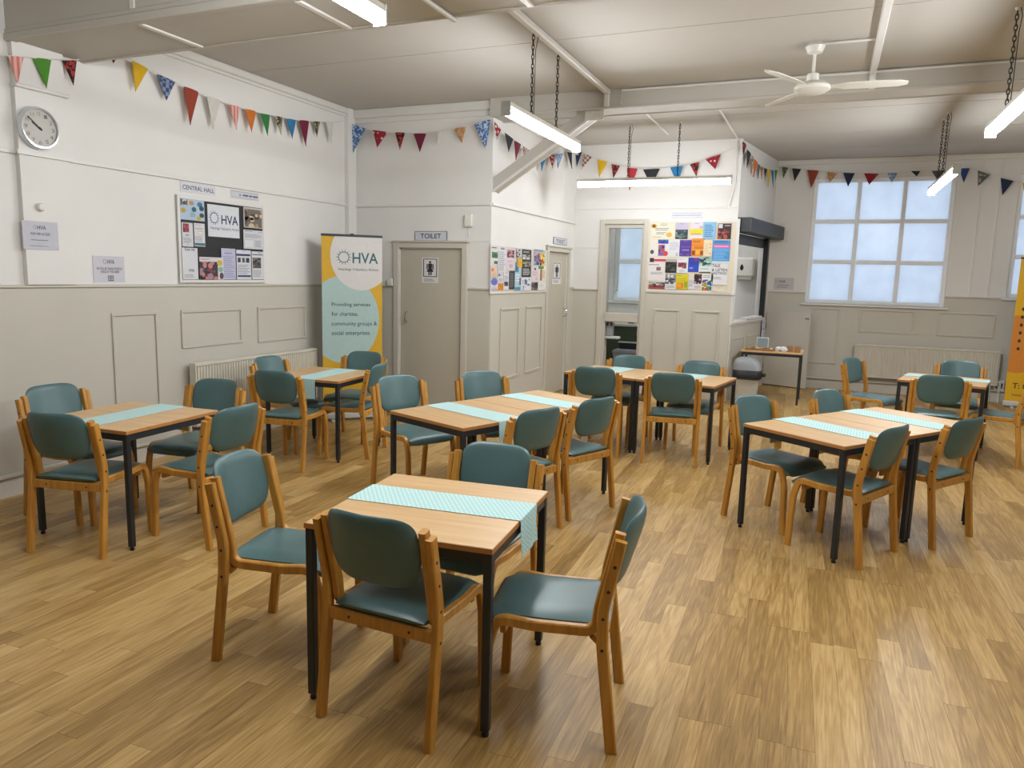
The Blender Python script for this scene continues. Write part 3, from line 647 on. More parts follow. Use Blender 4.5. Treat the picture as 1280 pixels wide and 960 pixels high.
board(FC, K(132, 112), K(755, 625), 'white-framed notice board beside the second toilet door', '#d0ccc4', .02)
L2 = [
 ((135,118),(205,328),'#cfd2cf','green and white flyer in the corner of the board by the toilet door',[(.0,.0,1,.12,INK,'l1'),(.05,.3,.95,.64,'#3d6d44,#28502f,#6d8f6a','n2'),(.4,.8,.95,.96,'#5b5670,#38334a','n3')]),
 ((210,118),(298,412),'#d4d4da','tall white sheet of printed lines on the toilet-side board',[(.25,.03,.8,.12,GR,'o'),(.05,.18,.95,.95,GR,'l14')]),
 ((302,140),(400,392),'#d6c9ce','pale pink flyer with three dark figures',[(.08,.05,.88,.42,'#b9868e,#3b3036,#5b2c36','n4'),(.2,.56,.7,.62,'#c07c82','l1'),(.3,.7,.75,.9,'#c9a9b0','o')]),
 ((420,150),(470,250),'#5d5d64','small black and white portrait photo above the yellow card',[(0,0,1,1,'#b9b9c2,#2a2a30,#55555c','n7')]),
 ((430,255),(482,358),'#d8a81c','small golden yellow card on the toilet-side board',[(.15,.3,.85,.7,'#b98a10','l4')]),
 ((484,150),(580,470),'#26272b','tall black poster with white photos on the toilet-side board',[(.1,.05,.9,.13,'#c9c9cc','l2'),(.05,.18,.85,.36,'#a8a8a4,#50504e,#d4d4d0','n5'),(.1,.42,.95,.62,'#6d7264,#2f332c,#a7a48e','n8'),(.1,.68,.9,.94,'#c9c9cc','l6')]),
 ((618,148),(742,345),'#a8b4c4','colourful flyer of blue, red and yellow pictures',[(.02,.0,.98,.14,'#32405f','l2'),(.05,.2,.6,.95,'#5a83b4,#b4524e,#d69a8a,#3f5c8c','n6'),(.5,.2,.98,.98,'#d8b24a,#3a2f33,#d8cc78,#c9584c','n4')]),
 ((125,340),(192,472),'#d8bfa6','small peach card under the green flyer',[(.1,.2,.5,.5,'#c8774f','o'),(.15,.6,.9,.9,'#b89a80','l3')]),
 ((207,418),(264,540),'#d2d0d6','small white card with two blurred portraits',[(.05,.1,.45,.35,'#6f6f84','o'),(.5,.1,.9,.3,GR,'l2'),(.1,.5,.9,.9,GR,'l4')]),
 ((124,480),(202,612),'#d4d2dc','white flyer with big violet-blue disc',[(.02,.0,.98,.64,'#6470b8','o'),(.2,.2,.8,.45,'#4a56a0','l2'),(.1,.72,.9,.95,GR,'l2')]),
 ((200,540),(272,620),'#d68a24','small orange leaflet along the board foot',[(.2,.15,.8,.75,'#b06a14,#e0a040','n3')]),
 ((272,410),(334,612),'#d6d4da','white flyer with dark square photo beside the black leaflet',[(.3,.02,.9,.08,INK,'l1'),(.1,.2,.9,.5,GR,'l4'),(.1,.55,.8,.8,'#35353c,#7f7f88','n4')]),
 ((335,400),(398,606),'#232428','narrow black leaflet with pale lines of type',[(.12,.08,.9,.92,'#8a8a90','l9')]),
 ((402,300),(464,622),'#a7c4d2','narrow pale blue leaflet with teal blocks',[(0,0,.6,.35,'#4f86a0,#2f6078','n2'),(.1,.4,.9,.7,'#d8e2e6','l3'),(.05,.88,.95,.99,'#3f86a4'),(.75,.55,.98,.8,'#6a4f48')]),
 ((470,476),(578,622),'#d2d6de','white sheet with blue diagrams',[(.1,.1,.9,.9,'#d2d6de,#9aa8bc,#5c6c86,#b4bccb','n11')]),
 ((594,350),(662,522),'#d8ccd2','pale pink sheet with small figure',[(.35,.06,.65,.24,'#5a5468','o'),(.1,.3,.9,.6,'#c39aa8','l5'),(.6,.7,.85,.9,GR,'l2')]),
 ((594,530),(664,618),'#47403f','dark photo print in the low corner of the toilet-side board',[(0,0,1,1,'#4a4240,#211d1e,#8c7c70','n5')]),
 ((668,340),(748,518),'#e0d8c8','white flyer with green palm tree',[(.25,.1,.5,.95,'#8b6a4a'),(.02,.0,.7,.2,'#4d8a3c,#2f6a2a,#79ab4c','n3'),(.55,.25,.95,.8,'#c96a58','l6')]),
 ((664,522),(750,618),'#dcdcd8','blank white card in the low corner under the palm flyer',[(.2,.3,.7,.6,'#b9b9b4','l3')]),
]
for i, (a, b, base, lab, it) in enumerate(L2): pin(FC, K, a, b, base, lab, it, .0285+.0019*(i % 5))

board(FK, N(175, 185), N(1000, 880), 'big white-framed notice board crowded with colourful posters beside the hatch', '#d8cdb8', .045)
L3 = [
 ((190,188),(422,352),'#dcd8c4','cream landscape poster with sunflowers in its corners',[(.02,.06,.25,.34,'#c99a2a','o'),(.07,.12,.2,.28,'#4c3a22','o'),(.4,.03,.7,.2,'#9aa57a','l2'),(.2,.3,.85,.5,'#6f7c78','l2'),(.25,.56,.7,.72,'#5a7484','l2'),(.66,.58,.9,.88,'#d8a83a','o'),(.1,.8,.5,.94,'#c9b47a','l1')]),
 ((440,188),(555,350),'#bdb4c8','poster of grey sea under lilac sky',[(0,.42,1,1,'#33424c,#5c7078,#1f2c34,#7b8e8c','n4'),(.35,.04,.65,.1,'#77708c','l1')]),
 ((590,180),(710,345),'#d4cad6','lilac and yellow poster with bright yellow band',[(.3,.05,.7,.12,GR,'l1'),(.0,.42,1,.78,'#d9c722'),(.7,.25,.98,.4,'#4c4458','l3'),(.05,.68,.95,.78,'#5c7a7c','l1'),(.0,.86,1,1,'#d8d4d8')]),
 ((715,180),(832,350),'#7fb2d4','light blue poster with dark blue hand lettering',[(.12,.14,.85,.9,'#2c5a8a','l7')]),
 ((862,195),(986,350),'#3a1c20','dark maroon poster with glowing red shapes',[(0,0,1,1,'#2c1418,#7d2f2a,#1b0d12,#a84a38','n9'),(.05,.03,.35,.3,'#c9c4c8'),(.5,.08,.95,.2,'#b9a8a8','l2')]),
 ((185,356),(362,528),'#dcd6cc','white poster with bunch of coloured shapes and blue heading',[(.42,.0,.98,.24,'#2f4aa0,#1d2c6a,#4c68c4','n2'),(.45,.3,.8,.95,'#c8344a,#2f8a5a,#e0a03a,#7d3fa0,#3a6ac0','n13'),(.72,.66,.98,.96,'#c83a38','o'),(.02,.6,.22,.85,'#3c4a5c','o')]),
 ((366,362),(478,530),'#d6d6da','white sheet with scattered small type beside the purple poster',[(.1,.08,.9,.6,'#b0b0b8','l6'),(.65,.75,.85,.95,'#55555c','l2')]),
 ((480,360),(595,522),'#4b2f8c','deep purple poster with pale centre text',[(.3,.06,.7,.1,'#a294c8','l1'),(.12,.4,.88,.46,'#8a78c0','l1'),(.22,.58,.78,.66,'#d4ccea','l2'),(.05,.86,.3,.92,'#a294c8','l1'),(.6,.88,.9,.93,'#a294c8','l1')]),
 ((600,345),(718,520),'#e0871a','bright orange poster with brown lettering',[(.1,.1,.8,.25,'#7a3c10','l2'),(.05,.33,.85,.4,'#b85a10','l1'),(.2,.46,.95,.58,'#4c2408','l2'),(.05,.7,.3,.95,'#7a3c10'),(.7,.72,.95,.95,'#8a4812'),(.35,.66,.65,.9,'#f0a83c')]),
 ((720,360),(796,522),'#e0cdaa','cream leaflet with small coloured dots',[(.7,.22,.85,.28,'#c0503c','o'),(.7,.42,.85,.48,'#4c8a4c','o'),(.7,.8,.85,.88,'#c07c3c','o'),(.1,.2,.6,.85,'#d0bb94','l7')]),
 ((808,362),(972,590),'#4a8cc4','blue swimming poster with pink band across',[(.1,.02,.98,.13,'#1f4a84','l2'),(.05,.2,.98,.34,'#d85a9a'),(.1,.22,.9,.32,'#f0b0d0','l1'),(.05,.36,.95,.5,'#5fa0d4'),(.1,.52,.9,.9,'#7db8e0','l5'),(.0,.93,1,1,'#c4d8e4')]),
 ((168,532),(336,775),'#dcd6d4','white poster with red brush stroke and black heading',[(.06,.03,.3,.2,'#26262a'),(.28,.07,1,.17,'#c23a3c'),(.02,.28,.6,.34,INK,'l1'),(.45,.4,.7,.55,'#8c6a74,#5a4048','n3'),(.15,.6,.9,.72,GR,'l3')]),
 ((168,782),(326,850),'#4a3c40','wide strip photo of people under the red brush poster',[(0,0,1,.7,'#4a4448,#9c8c88,#2a2428,#c9b9b0','n8'),(.0,.7,1,1,'#b03c3c')]),
 ((338,552),(442,688),'#2c2e2a','black and olive photo poster',[(0,.2,1,1,'#23251f,#3c4034,#15160f','n6'),(.0,.0,1,.2,'#a8a49c'),(.5,.75,.9,.85,'#8a8a84','l2')]),
 ((455,535),(556,692),'#d8d8dc','white poster with dark red symbols in the middle',[(.1,.08,.6,.14,GR,'l1'),(.08,.32,.5,.62,'#8c3040,#4c1a24','n2'),(.5,.32,.85,.7,'#6a2430,#b46a74','n3'),(.2,.8,.8,.92,GR,'l2')]),
 ((562,535),(664,682),'#27389c','royal blue poster with magenta corner',[(.45,.0,1,.3,'#8c2c74','v'),(.0,.5,1,1,'#2a44b4'),(.15,.65,.5,.8,'#b4bce4','l2')]),
 ((674,530),(792,692),'#d4d8d6','white poster with pale teal photo on top',[(0,.0,1,.58,'#8cb4ac,#46605c,#b4d0c8,#2c3c3a','n7'),(.1,.68,.9,.78,'#6a9c94','l2'),(.05,.92,.95,1,'#49504e')]),
 ((800,600),(946,810),'#d8d8da','white poster in heavy black capitals beside the hatch corner',[(.02,.0,.55,.15,'#1a1a1e','b:TALK'),(.02,.21,.97,.35,'#1a1a1e','b:& LISTEN'),(.02,.38,.95,.50,'#1a1a1e','b:HASTINGS'),(.1,.6,.8,.75,GR,'l3')]),
 ((336,700),(440,856),'#d0d0d2','white flyer with black and white portrait',[(.0,.0,1,.64,'#85858a,#26262a,#d0d0d0,#4a4a50','n9'),(.1,.72,.9,.92,GR,'l3')]),
 ((443,700),(558,854),'#d2c01e','acid yellow poster with orange lettering',[(.1,.05,.5,.15,'#8c7a10','l1'),(.05,.25,.95,.55,'#a8a41c','l3'),(.08,.58,.6,.95,'#d8741c'),(.12,.62,.55,.9,'#e8c83c','l3'),(.66,.5,.95,.9,'#97a020')]),
 ((560,738),(622,852),'#d6d6d8','narrow white leaflet beside the acid yellow poster',[(.1,.15,.9,.8,GR,'l7')]),
 ((624,700),(698,852),'#d6d4d6','white flyer topped by dark dance photo',[(.0,.0,1,.66,'#2c2428,#8c3c50,#c08a8c,#15101a','n7'),(.1,.75,.9,.95,GR,'l3')]),
 ((700,700),(802,862),'#d8d8d4','white poster with cluster of blue, red and green paint shapes',[(.05,.35,.95,1,'#d8d8d4,#3470b8,#c8402c,#3c9048,#e0a82c,#2c50a0','n21'),(.1,.05,.9,.25,GR,'l2')]),
 ((806,816),(922,882),'#dcd2be','cream envelope tucked in the low corner of the big board',[(.0,.0,1,.5,'#cfc4ae','v')]),
]
for i, (a, b, base, lab, it) in enumerate(L3): pin(FK, N, a, b, base, lab, it, .0285+.0019*(i % 5))
sheet('wall_sign', FK, FK.rect((839, 265.5), (879, 272.5)), '#d6d6e0', 'narrow white label above the big colourful notice board', 'sign', [(.04, .12, .96, .18, '#a0a0b0'), (.04, .42, .94, .62, '#77778c', 'l1'), (.02, .88, .98, .94, '#b0b0c0')], .005)

# toilet signs
def toilet_sign(fr, q, label):
    return sheet('wall_sign', fr, q, '#3c3f55', label, 'sign', [(.015, .05, .985, .95, '#c6c8d0'), (.18, .26, .82, .76, '#23252e', 'b:TOILET')], .008, th=.006)
toilet_sign(FT, FT.rect((519, 289), (559, 301)), 'white TOILET sign above the closed door beside the roll-up banner')
toilet_sign(FC, FC.rect((691.5, 296), (708, 307)), 'white TOILET sign above the door next to the small notice board')
def person_sign(fr, q, label, skirt_):
    it = [(.08, .04, .92, .76, '#2a2a30'), (.13, .07, .87, .73, '#d6d4d4'), (.43, .13, .57, .22, '#1c1c20', 'o')]
    if skirt_: it += [(.38, .23, .62, .40, '#1c1c20'), (.28, .30, .72, .56, '#1c1c20', 'm'), (.40, .54, .48, .69, '#1c1c20'), (.52, .54, .60, .69, '#1c1c20'), (.29, .25, .36, .46, '#1c1c20'), (.64, .25, .71, .46, '#1c1c20')]
    else: it += [(.36, .23, .64, .47, '#1c1c20'), (.38, .45, .48, .69, '#1c1c20'), (.52, .45, .62, .69, '#1c1c20'), (.28, .24, .34, .47, '#1c1c20'), (.66, .24, .72, .47, '#1c1c20')]
    it.append((.12, .82, .88, .95, '#77777c', 'l2'))
    return sheet('door_sign', fr, q, '#d6d4d4', label, 'sign', it, -.008)
person_sign(FT, FT.rect((527.5, 322), (548, 354), -.01), 'white sign with black woman figure on the toilet door', True)
person_sign(FC, FC.rect((691, 327), (700.5, 355), -.01), 'white sign with black man figure on the toilet door', False)
q = FT.rect((582, 268), (591.5, 284)); e = empty('wall_alarm', FT.p((q[0]+q[1])/2, q[2], .02), 'small white alarm unit with short cord above the dado near the toilet door', 'alarm')
mb = MB(); FT.box(mb, *q, .001, .04, .008); build('casing', mb, M['wplastic'], e)
mb = MB(); mb.tube([FT.p((q[0]+q[1])/2, q[2], .02), FT.p((q[0]+q[1])/2+.005, q[2]-.12, .012)], .003, 6); build('cord', mb, M['wplastic'], e)
q = FT.rect((487, 350), (493, 357)); mb = MB(); FT.box(mb, q[0], q[1], q[2], q[3]+.02, .03, .055, .004); tag(build('light_switch', mb, M['wplastic']), 'small cream switch box beside the toilet door frame', 'switch')
c = FL.p(*FL.px(50, 259, .05), .046); mb = MB(); mb.lathe([(.03, 0), (.03, .018), (.022, .03), (.008, .034)], c, 16, FL.n); tag(build('wall_sensor', mb, M['wplastic'], smooth=True), 'small round white sensor on the pilaster under the clock', 'sensor')
sheet('notice', FF, FF.rect((968, 347), (991.5, 362.5)), '#c4c0c0', 'small white notice with ring logo near the half door', 'notice', [(.06, .2, .2, .45, '#5c5458', 's'), (.27, .2, .58, .42, '#3c3a3c', 'b:HVA'), (.2, .55, .78, .68, '#77747c', 'l1'), (.16, .72, .76, .86, '#77747c', 'l1')], .005)
for (a, b), lab in ((((975, 278), (982, 288)), 'tiny white sensor box beside the shutter end'), (((976, 291), (986, 302)), 'small pale square socket plate below the sensor by the shutter')):
    q = FF.rect(a, b); mb = MB(); FF.box(mb, *q, .001, .03, .006); tag(build('wall_box', mb, M['wplastic']), lab, 'wall box')
q = FF.rect((1243, 475), (1254, 489), .03); e = empty('wall_vent', FF.p((q[0]+q[1])/2, q[2], .02), 'white wall vent with dark slots beside the yellow banner', 'vent')
mb = MB(); FF.box(mb, *q, .032, .055, .006); build('plate', mb, M['wplastic'], e)
for k in range(3):
    a = q[0]+(q[1]-q[0])*(.18+.26*k); mb = MB(); FF.box(mb, a, a+(q[1]-q[0])*.13, q[2]+.04, q[3]-.04, .05, .057); build('slot', mb, M['dark'], e)

# ------------------------------------------------------------------ wall clock
cc = FL.px(47, 160.5, .06); R = .145; e = empty('wall_clock', FL.p(cc[0], cc[1]-R, .05), 'round chrome-rimmed wall clock above the picture rail', 'clock')
c = FL.p(cc[0], cc[1], .046)
mb = MB(); mb.lathe([(R*.9, 0), (R, .01), (R, .035), (R*.95, .05), (R*.88, .05), (R*.86, .034)], c, 40, FL.n, cap=False); mb.lathe([(0.001, 0), (R*.9, 0)], c, 40, FL.n, cap=False); build('rim', mb, M['chrome'], e, smooth=True)
mb = MB(); mb.lathe([(.0005, .034), (R*.87, .034)], c, 40, FL.n, cap=False); build('dial', mb, mat('silver_dial', '#b4b0a8', .4, var=.02), e)
for k in range(12):
    t = math.radians(90-30*(k+1)); put_text(FL, str(k+1), cc[0]+R*.68*math.cos(t)-.012, cc[0]+R*.68*math.cos(t)+.012, cc[1]+R*.68*math.sin(t), .026, ink('#6b6660'), e, .046+.0355)
def hand(name, ang, ln, wd):
    t = math.radians(ang); d1 = (math.cos(t), math.sin(t)); mb = MB()
    pts = [FL.p(cc[0]+d1[0]*a-d1[1]*b, cc[1]+d1[1]*a+d1[0]*b, .0825) for a, b in ((-.02, -wd), (ln, -wd*.7), (ln, wd*.7), (-.02, wd))]
    mb.prism(pts, FL.n*.002); build(name, mb, M['dark'], e)
hand('minute_hand', 140, R*.74, .004); hand('hour_hand', 148, R*.45, .006)
mb = MB(); mb.lathe([(.0005, .036), (.008, .036), (.006, .044), (.0005, .045)], c, 12, FL.n, cap=False); build('spindle', mb, M['dark'], e)

# ------------------------------------------------------------------ radiators
def radiator(fr, s0, s1, z0, z1, label, d0=.05):
    e = empty('radiator', fr.p((s0+s1)/2, 0, d0+.05), label, 'radiator')
    n = int((s1-s0)/.034); st = (s1-s0-.02)/n; prof = []
    for k in range(n):
        a = s0+.01+k*st; prof += [(a, 0), (a+st*.28, 0), (a+st*.42, .012), (a+st*.86, .012)]
    prof.append((s0+.01+n*st, 0)); mb = MB(); D = d0+.085
    lo = [fr.p(a, z0+.03, D+b-.012) for a, b in prof]; hi = [fr.p(a, z1-.03, D+b-.012) for a, b in prof]; k = len(prof)
    mb.add(lo+hi, [(i, i+1, i+1+k, i+k) for i in range(k-1)]); build('front_panel', mb, M['rad'], e)
    mb = MB(); fr.box(mb, s0+.005, s1-.005, z0+.02, z1-.02, d0+.012, D-.014); build('core', mb, M['rad'], e)
    for a, b in ((z1-.03, z1), (z0, z0+.03)):
        mb = MB(); fr.box(mb, s0, s1, a, b, d0+.01, D, .006); build('top_grille' if b == z1 else 'bottom_rail', mb, M['rad'], e)
    for a in (s0-.004, s1-.004):
        mb = MB(); fr.box(mb, a, a+.008, z0, z1, d0+.01, D, .002); build('side_panel', mb, M['rad'], e)
    for a in (s0-.04, s1+.04):
        mb = MB(); mb.tube([fr.p(a, 0, d0+.04), fr.p(a, z0+.05, d0+.04)], .009, 8); mb.tube([fr.p(a, z0+.05, d0+.04), fr.p(a+(.05 if a < s0 else -.05), z0+.05, d0+.04)], .014, 8); build('valve', mb, M['wplastic'], e, smooth=True)
    for a in (s0+.25, s1-.25):
        mb = MB(); fr.box(mb, a, a+.04, z0+.06, z1-.06, .012, d0+.014); build('bracket', mb, M['rad'], e)
radiator(FL, 4.97, 6.70, .22, .80, 'long cream panel radiator under the small wall panels by the roll-up banner')
q = FF.rect((1069, 430), (1247, 474), .13); radiator(FF, q[0], q[1], .24, .745, 'long cream panel radiator beneath the big frosted window')

# ------------------------------------------------------------------ roll-up banners
def banner(p0, p1, ztop, label, base):
    fr = Frame(p0, Vector(p1)-Vector(p0)); W = (Vector(p1)-Vector(p0)).length
    e = empty('rollup_banner', fr.p(W/2, 0, 0), label, 'banner')
    mb = MB(); fr.box(mb, -.01, W+.01, .012, .085, -.05, .05, .02); build('base_cassette', mb, M['lgrey'], e)
    for a in (.1, W-.1):
        mb = MB(); fr.box(mb, a-.02, a+.02, 0, .014, -.14, .14, .004); build('foot', mb, M['lgrey'], e)
    mb = MB(); mb.tube([fr.p(W/2, .05, -.03), fr.p(W/2, ztop, -.03)], .009); build('support_pole', mb, M['black'], e, smooth=True)
    mb = MB(); fr.box(mb, 0, W, ztop-.012, ztop+.012, -.012, .012, .004); fr.box(mb, W/2-.02, W/2+.02, ztop+.005, ztop+.022, -.03, .005, .003); build('top_rail', mb, M['black'], e)
    mb = MB(); fr.box(mb, .004, W-.004, .08, ztop-.008, -.001, .001); o = build('graphic', mb, ink(base), e)
    mb = MB(); fr.box(mb, .004, W-.004, .08, ztop-.008, -.0025, -.0012); build('blackout_backing', mb, M['dark'], e)
    return fr, W, o
# positions: both edges found on rays through the corner of the hall
BL = on_plane(401, 292, (0, 6.66, 0), Vector((0, 1, 0))); BR = on_plane(478, 297, (0, 7.12, 0), Vector((0, 1, 0)))
fb, W, o = banner((BL.x, BL.y, 0), (BR.x, BR.y, 0), (BL.z+BR.z)/2, 'yellow and pale blue roll-up banner for a charity beside the toilet door', '#d2a51f')
zt = (BL.z+BR.z)/2; H = zt
def bpx(u, v): return fb.px(395+u/5.489, 285+v/5.486)
def circ(cu, cv, ru, rv, col, d):
    s_, z_ = bpx(cu, cv); a, b = bpx(cu+ru, cv)[0]-s_, z_-bpx(cu, cv+rv)[1]
    flat(fb, clip(ellipse(s_, z_, a, b, 56), .004, W-.004, .08, zt-.012), ink(col), o, d)
circ(190, 628, 243, 297, '#a9c3bf', .0016); circ(310, 190, 207, 238, '#d2cfcc', .0022)
a, b = bpx(142, 200), bpx(238, 200); cz = bpx(190, 200); sun_logo(fb, (a[0]+b[0])/2, cz[1], (b[0]-a[0])/2, ink('#2f6f7c'), o, .003)
def btext(t, u0, v0, u1, v1, col='#20525e', bold=False):
    p, q_ = bpx(u0, v0), bpx(u1, v1); put_text(fb, t, p[0], q_[0], (p[1]+q_[1])/2, p[1]-q_[1], ink(col), o, .003, bold)
btext('HVA', 250, 168, 425, 245, '#1f5f68', True); btext('Hastings Voluntary Action', 155, 272, 428, 296, '#2c4a58', .006)
for t, u1, v in (('Providing services', 372, 527), ('for charities,', 290, 592), ('community groups &', 418, 658), ('social enterprises', 368, 722)): btext(t, 107, v-17, u1, v+10, '#1f4a58', .006)
P0 = on_plane(1253, 503, (0, 12.15, 0), Vector((0, 1, 0)))
fb2, W2, o2 = banner((P0.x+.01, 12.15, 0), (P0.x+.81, 12.05, 0), 2.06, 'bright yellow and orange roll-up banner by the frosted windows', '#e0ae14')
flat(fb2, clip(ellipse(.08, .88, .34, .40, 48), .004, W2-.004, .08, 2.05), ink('#d4852a'), o2, .002)
for k in range(6):
    s_, z_ = fb2.px(1272.6+1.35*k, 436-9.9*k); flat(fb2, ellipse(s_, z_, .018, .024, 14), ink('#2a2420'), o2, .003)
p, q_ = fb2.px(1266, 477), fb2.px(1280, 486); put_text(fb2, 'T: 0', p[0], q_[0]+.03, (p[1]+q_[1])/2-.01, .075, ink('#1c1a18'), o2, .003, True)
p, q_ = fb2.px(1265, 493), fb2.px(1280, 493); put_text(fb2, 'hasting', p[0], q_[0]+.01, p[1], .038, ink('#3a342c'), o2, .003)

# ------------------------------------------------------------------ bunting
def cloth(kind, c1, c2='#e8e4da'):
    key = ('cloth', kind, c1, c2)
    if key in _mc: return _mc[key]
    nt = NT('cotton_'+kind); tc = nt.n('ShaderNodeTexCoord'); nt.b.inputs['Roughness'].default_value = .9
    mp = nt.n('ShaderNodeMapping'); nt.l(tc, 'Object', mp, 0)
    if kind == 'plain': t = nt.n('ShaderNodeTexNoise'); t.inputs['Scale'].default_value = 30; r = ramp(nt, [(.2, c1), (.8, c1)]); e = r.color_ramp.elements[0]; e.color = (*[x*.85 for x in e.color[:3]], 1); out = 'Fac'
    elif kind == 'dots': t = nt.n('ShaderNodeTexVoronoi'); t.inputs['Scale'].default_value = 17; t.inputs['Randomness'].default_value = .25; r = ramp(nt, [(.24, c2), (.27, c1)]); out = 'Distance'
    elif kind == 'stripe': t = nt.n('ShaderNodeTexWave'); t.inputs['Scale'].default_value = 9; t.bands_direction = 'Y'; mp.inputs['Rotation'].default_value = (0, 0, .5); r = ramp(nt, [(.4, c1), (.6, c2)]); out = 'Fac'
    elif kind == 'floral': t = nt.n('ShaderNodeTexNoise'); t.inputs['Scale'].default_value = 26; t.inputs['Detail'].default_value = 2; t.inputs['Distortion'].default_value = 1.2; r = ramp(nt, [(.50, c1), (.56, c2)]); out = 'Fac'
    elif kind == 'plaid': t = nt.n('ShaderNodeTexChecker'); t.inputs['Scale'].default_value = 30; t.inputs[1].default_value = (*lin(c1), 1); t.inputs[2].default_value = (*lin(c2), 1); nt.l(mp, 0, t, 0); nt.l(t, 0, nt.b, 'Base Color'); _mc[key] = nt.m; return nt.m
    nt.l(mp, 0, t, 0); nt.l(t, out, r, 0); nt.l(r, 0, nt.b, 'Base Color'); _mc[key] = nt.m; return nt.m
def bunting(label, pieces):
    """pieces: (frame, offset, scale, origin, flags, cord pixels)"""
    e = None; path = []
    for fr, d, sc, og, flags, cord in pieces:
        cv = lambda p: (og[0]+p[0]/sc, og[1]+p[1]/sc)
        for px_ in cord: 
            s_, z_ = fr.px(*cv(px_), d); path.append(fr.p(s_, z_, d))
    e = empty('bunting', path[0], label, 'bunting', 'bunting strings')
    mb = MB(); mb.tube(path, .0035, 6); build('cord', mb, M['cord'], e)
    for fr, d, sc, og, flags, cord in pieces:
        for a, b, t, mt in flags:
            q = [fr.px(og[0]+p[0]/sc, og[1]+p[1]/sc, d) for p in (a, b, t)]
            (s0, z0), (s1, z1), (s2, z2) = q; n = 5; rows = []; tw = random.uniform(-.02, .02); bl = random.uniform(.004, .014)
            for i in range(n):
                k = i/(n-1)*.999; row = []
                for j in range(n):
                    h = j/(n-1); ss = (s0+(s1-s0)*h)*(1-k)+s2*k; zz = (z0+(z1-z0)*h)*(1-k)+z2*k
                    row.append(fr.p(ss, zz, d+tw*k+bl*math.sin(math.pi*h)*(1-k*.5)))
                rows.append(row)
            back = [[v-fr.n*.002 for v in r] for r in rows]; mb = MB(); V = [v for r in rows for v in r]+[v for r in back for v in r]; F = []; q2 = n*n
            for i in range(n-1):
                for j in range(n-1):
                    a_ = i*n+j; F += [(a_, a_+n, a_+n+1, a_+1), (q2+a_+1, q2+a_+n+1, q2+a_+n, q2+a_)]
            mb.add(V, F); build('flag', mb, mt, e)
    return e
pk = cloth('stripe', '#c9776c', '#dcb0a8'); gn = cloth('plain', '#4c8a2c'); rb = cloth('floral', '#26141c', '#a8352c'); mr = cloth('plain', '#701a38'); yl = cloth('plain', '#d6ab1c')
kn = cloth('plaid', '#39476a', '#7c8cab'); bk = cloth('plain', '#97402e'); wh_ = cloth('plain', '#d2cfc6'); og_ = cloth('plain', '#c9702a'); g2 = cloth('plain', '#2f7a3c'); lp = cloth('floral', '#3a362c', '#a39c80')
bl_ = cloth('plain', '#2c78a8'); br_ = cloth('floral', '#7a4636', '#b08a6c'); fl_ = cloth('floral', '#3f669c', '#b4c4d8'); rp = cloth('dots', '#8c1c2c', '#e4d8d4'); tn = cloth('floral', '#a87850', '#c49a6c'); nv = cloth('plain', '#22304c')
ch = cloth('plain', '#26282e'); pd = cloth('plaid', '#7c4a4c', '#c4b4a8'); rd = cloth('plain', '#b02f3c'); lb = cloth('floral', '#5c7ca8', '#a8bcd4'); gy = cloth('plain', '#55585e'); gd = cloth('floral', '#2c4a34', '#6c7c4c')
A5, A3 = (5.333, (0, 0)), (2.909, (0, 0))
bunting('bunting of mixed cotton flags strung along the wall above the clock', [
 (FL, .06, *A5, [((55,372),(158,380),(122,565),pk), ((218,382),(342,397),(308,590),gn), ((415,403),(512,403),(490,570),rb), ((692,300),(806,345),(768,420),mr), ((882,405),(988,460),(915,610),yl), ((1047,492),(1170,545),(1120,670),kn)], [(40,370),(160,380),(345,397),(515,400),(690,300),(806,345),(885,402),(1000,465),(1180,550)]),
 (FL, .06, *A3, [((668,313),(723,335),(693,455),bk), ((752,350),(803,365),(780,468),wh_), ((834,380),(872,390),(858,472),pk), ((891,395),(932,405),(914,482),og_), ((947,412),(982,418),(968,495),g2), ((998,420),(1028,427),(1018,490),lp), ((1043,430),(1077,437),(1067,505),bl_), ((1088,436),(1124,440),(1114,532),mr), ((1140,440),(1164,443),(1156,498),lp), ((1185,445),(1212,445),(1203,520),wh_)], [(668,313),(723,337),(800,367),(872,390),(932,407),(982,418),(1030,428),(1080,437),(1130,441),(1212,445),(1250,440)])])
A2 = (4.923, (380, 0)); AC = (4.923, (600, 60)); A8 = (2.909, (840, 0))
bunting('bunting of blue floral and dark red flags above the first toilet door', [
 (FT, .09, *A2, [((240,742),(275,755),(258,855),br_), ((288,760),(380,790),(297,940),fl_), ((422,800),(515,812),(452,908),rp), ((560,815),(622,815),(588,922),rb), ((675,822),(752,822),(712,936),mr), ((800,812),(850,810),(828,890),wh_), ((922,792),(996,780),(968,880),tn), ((1045,762),(1148,735),(1118,922),fl_)], [(240,740),(288,760),(400,795),(515,812),(640,818),(760,820),(860,808),(996,780),(1150,733)])])
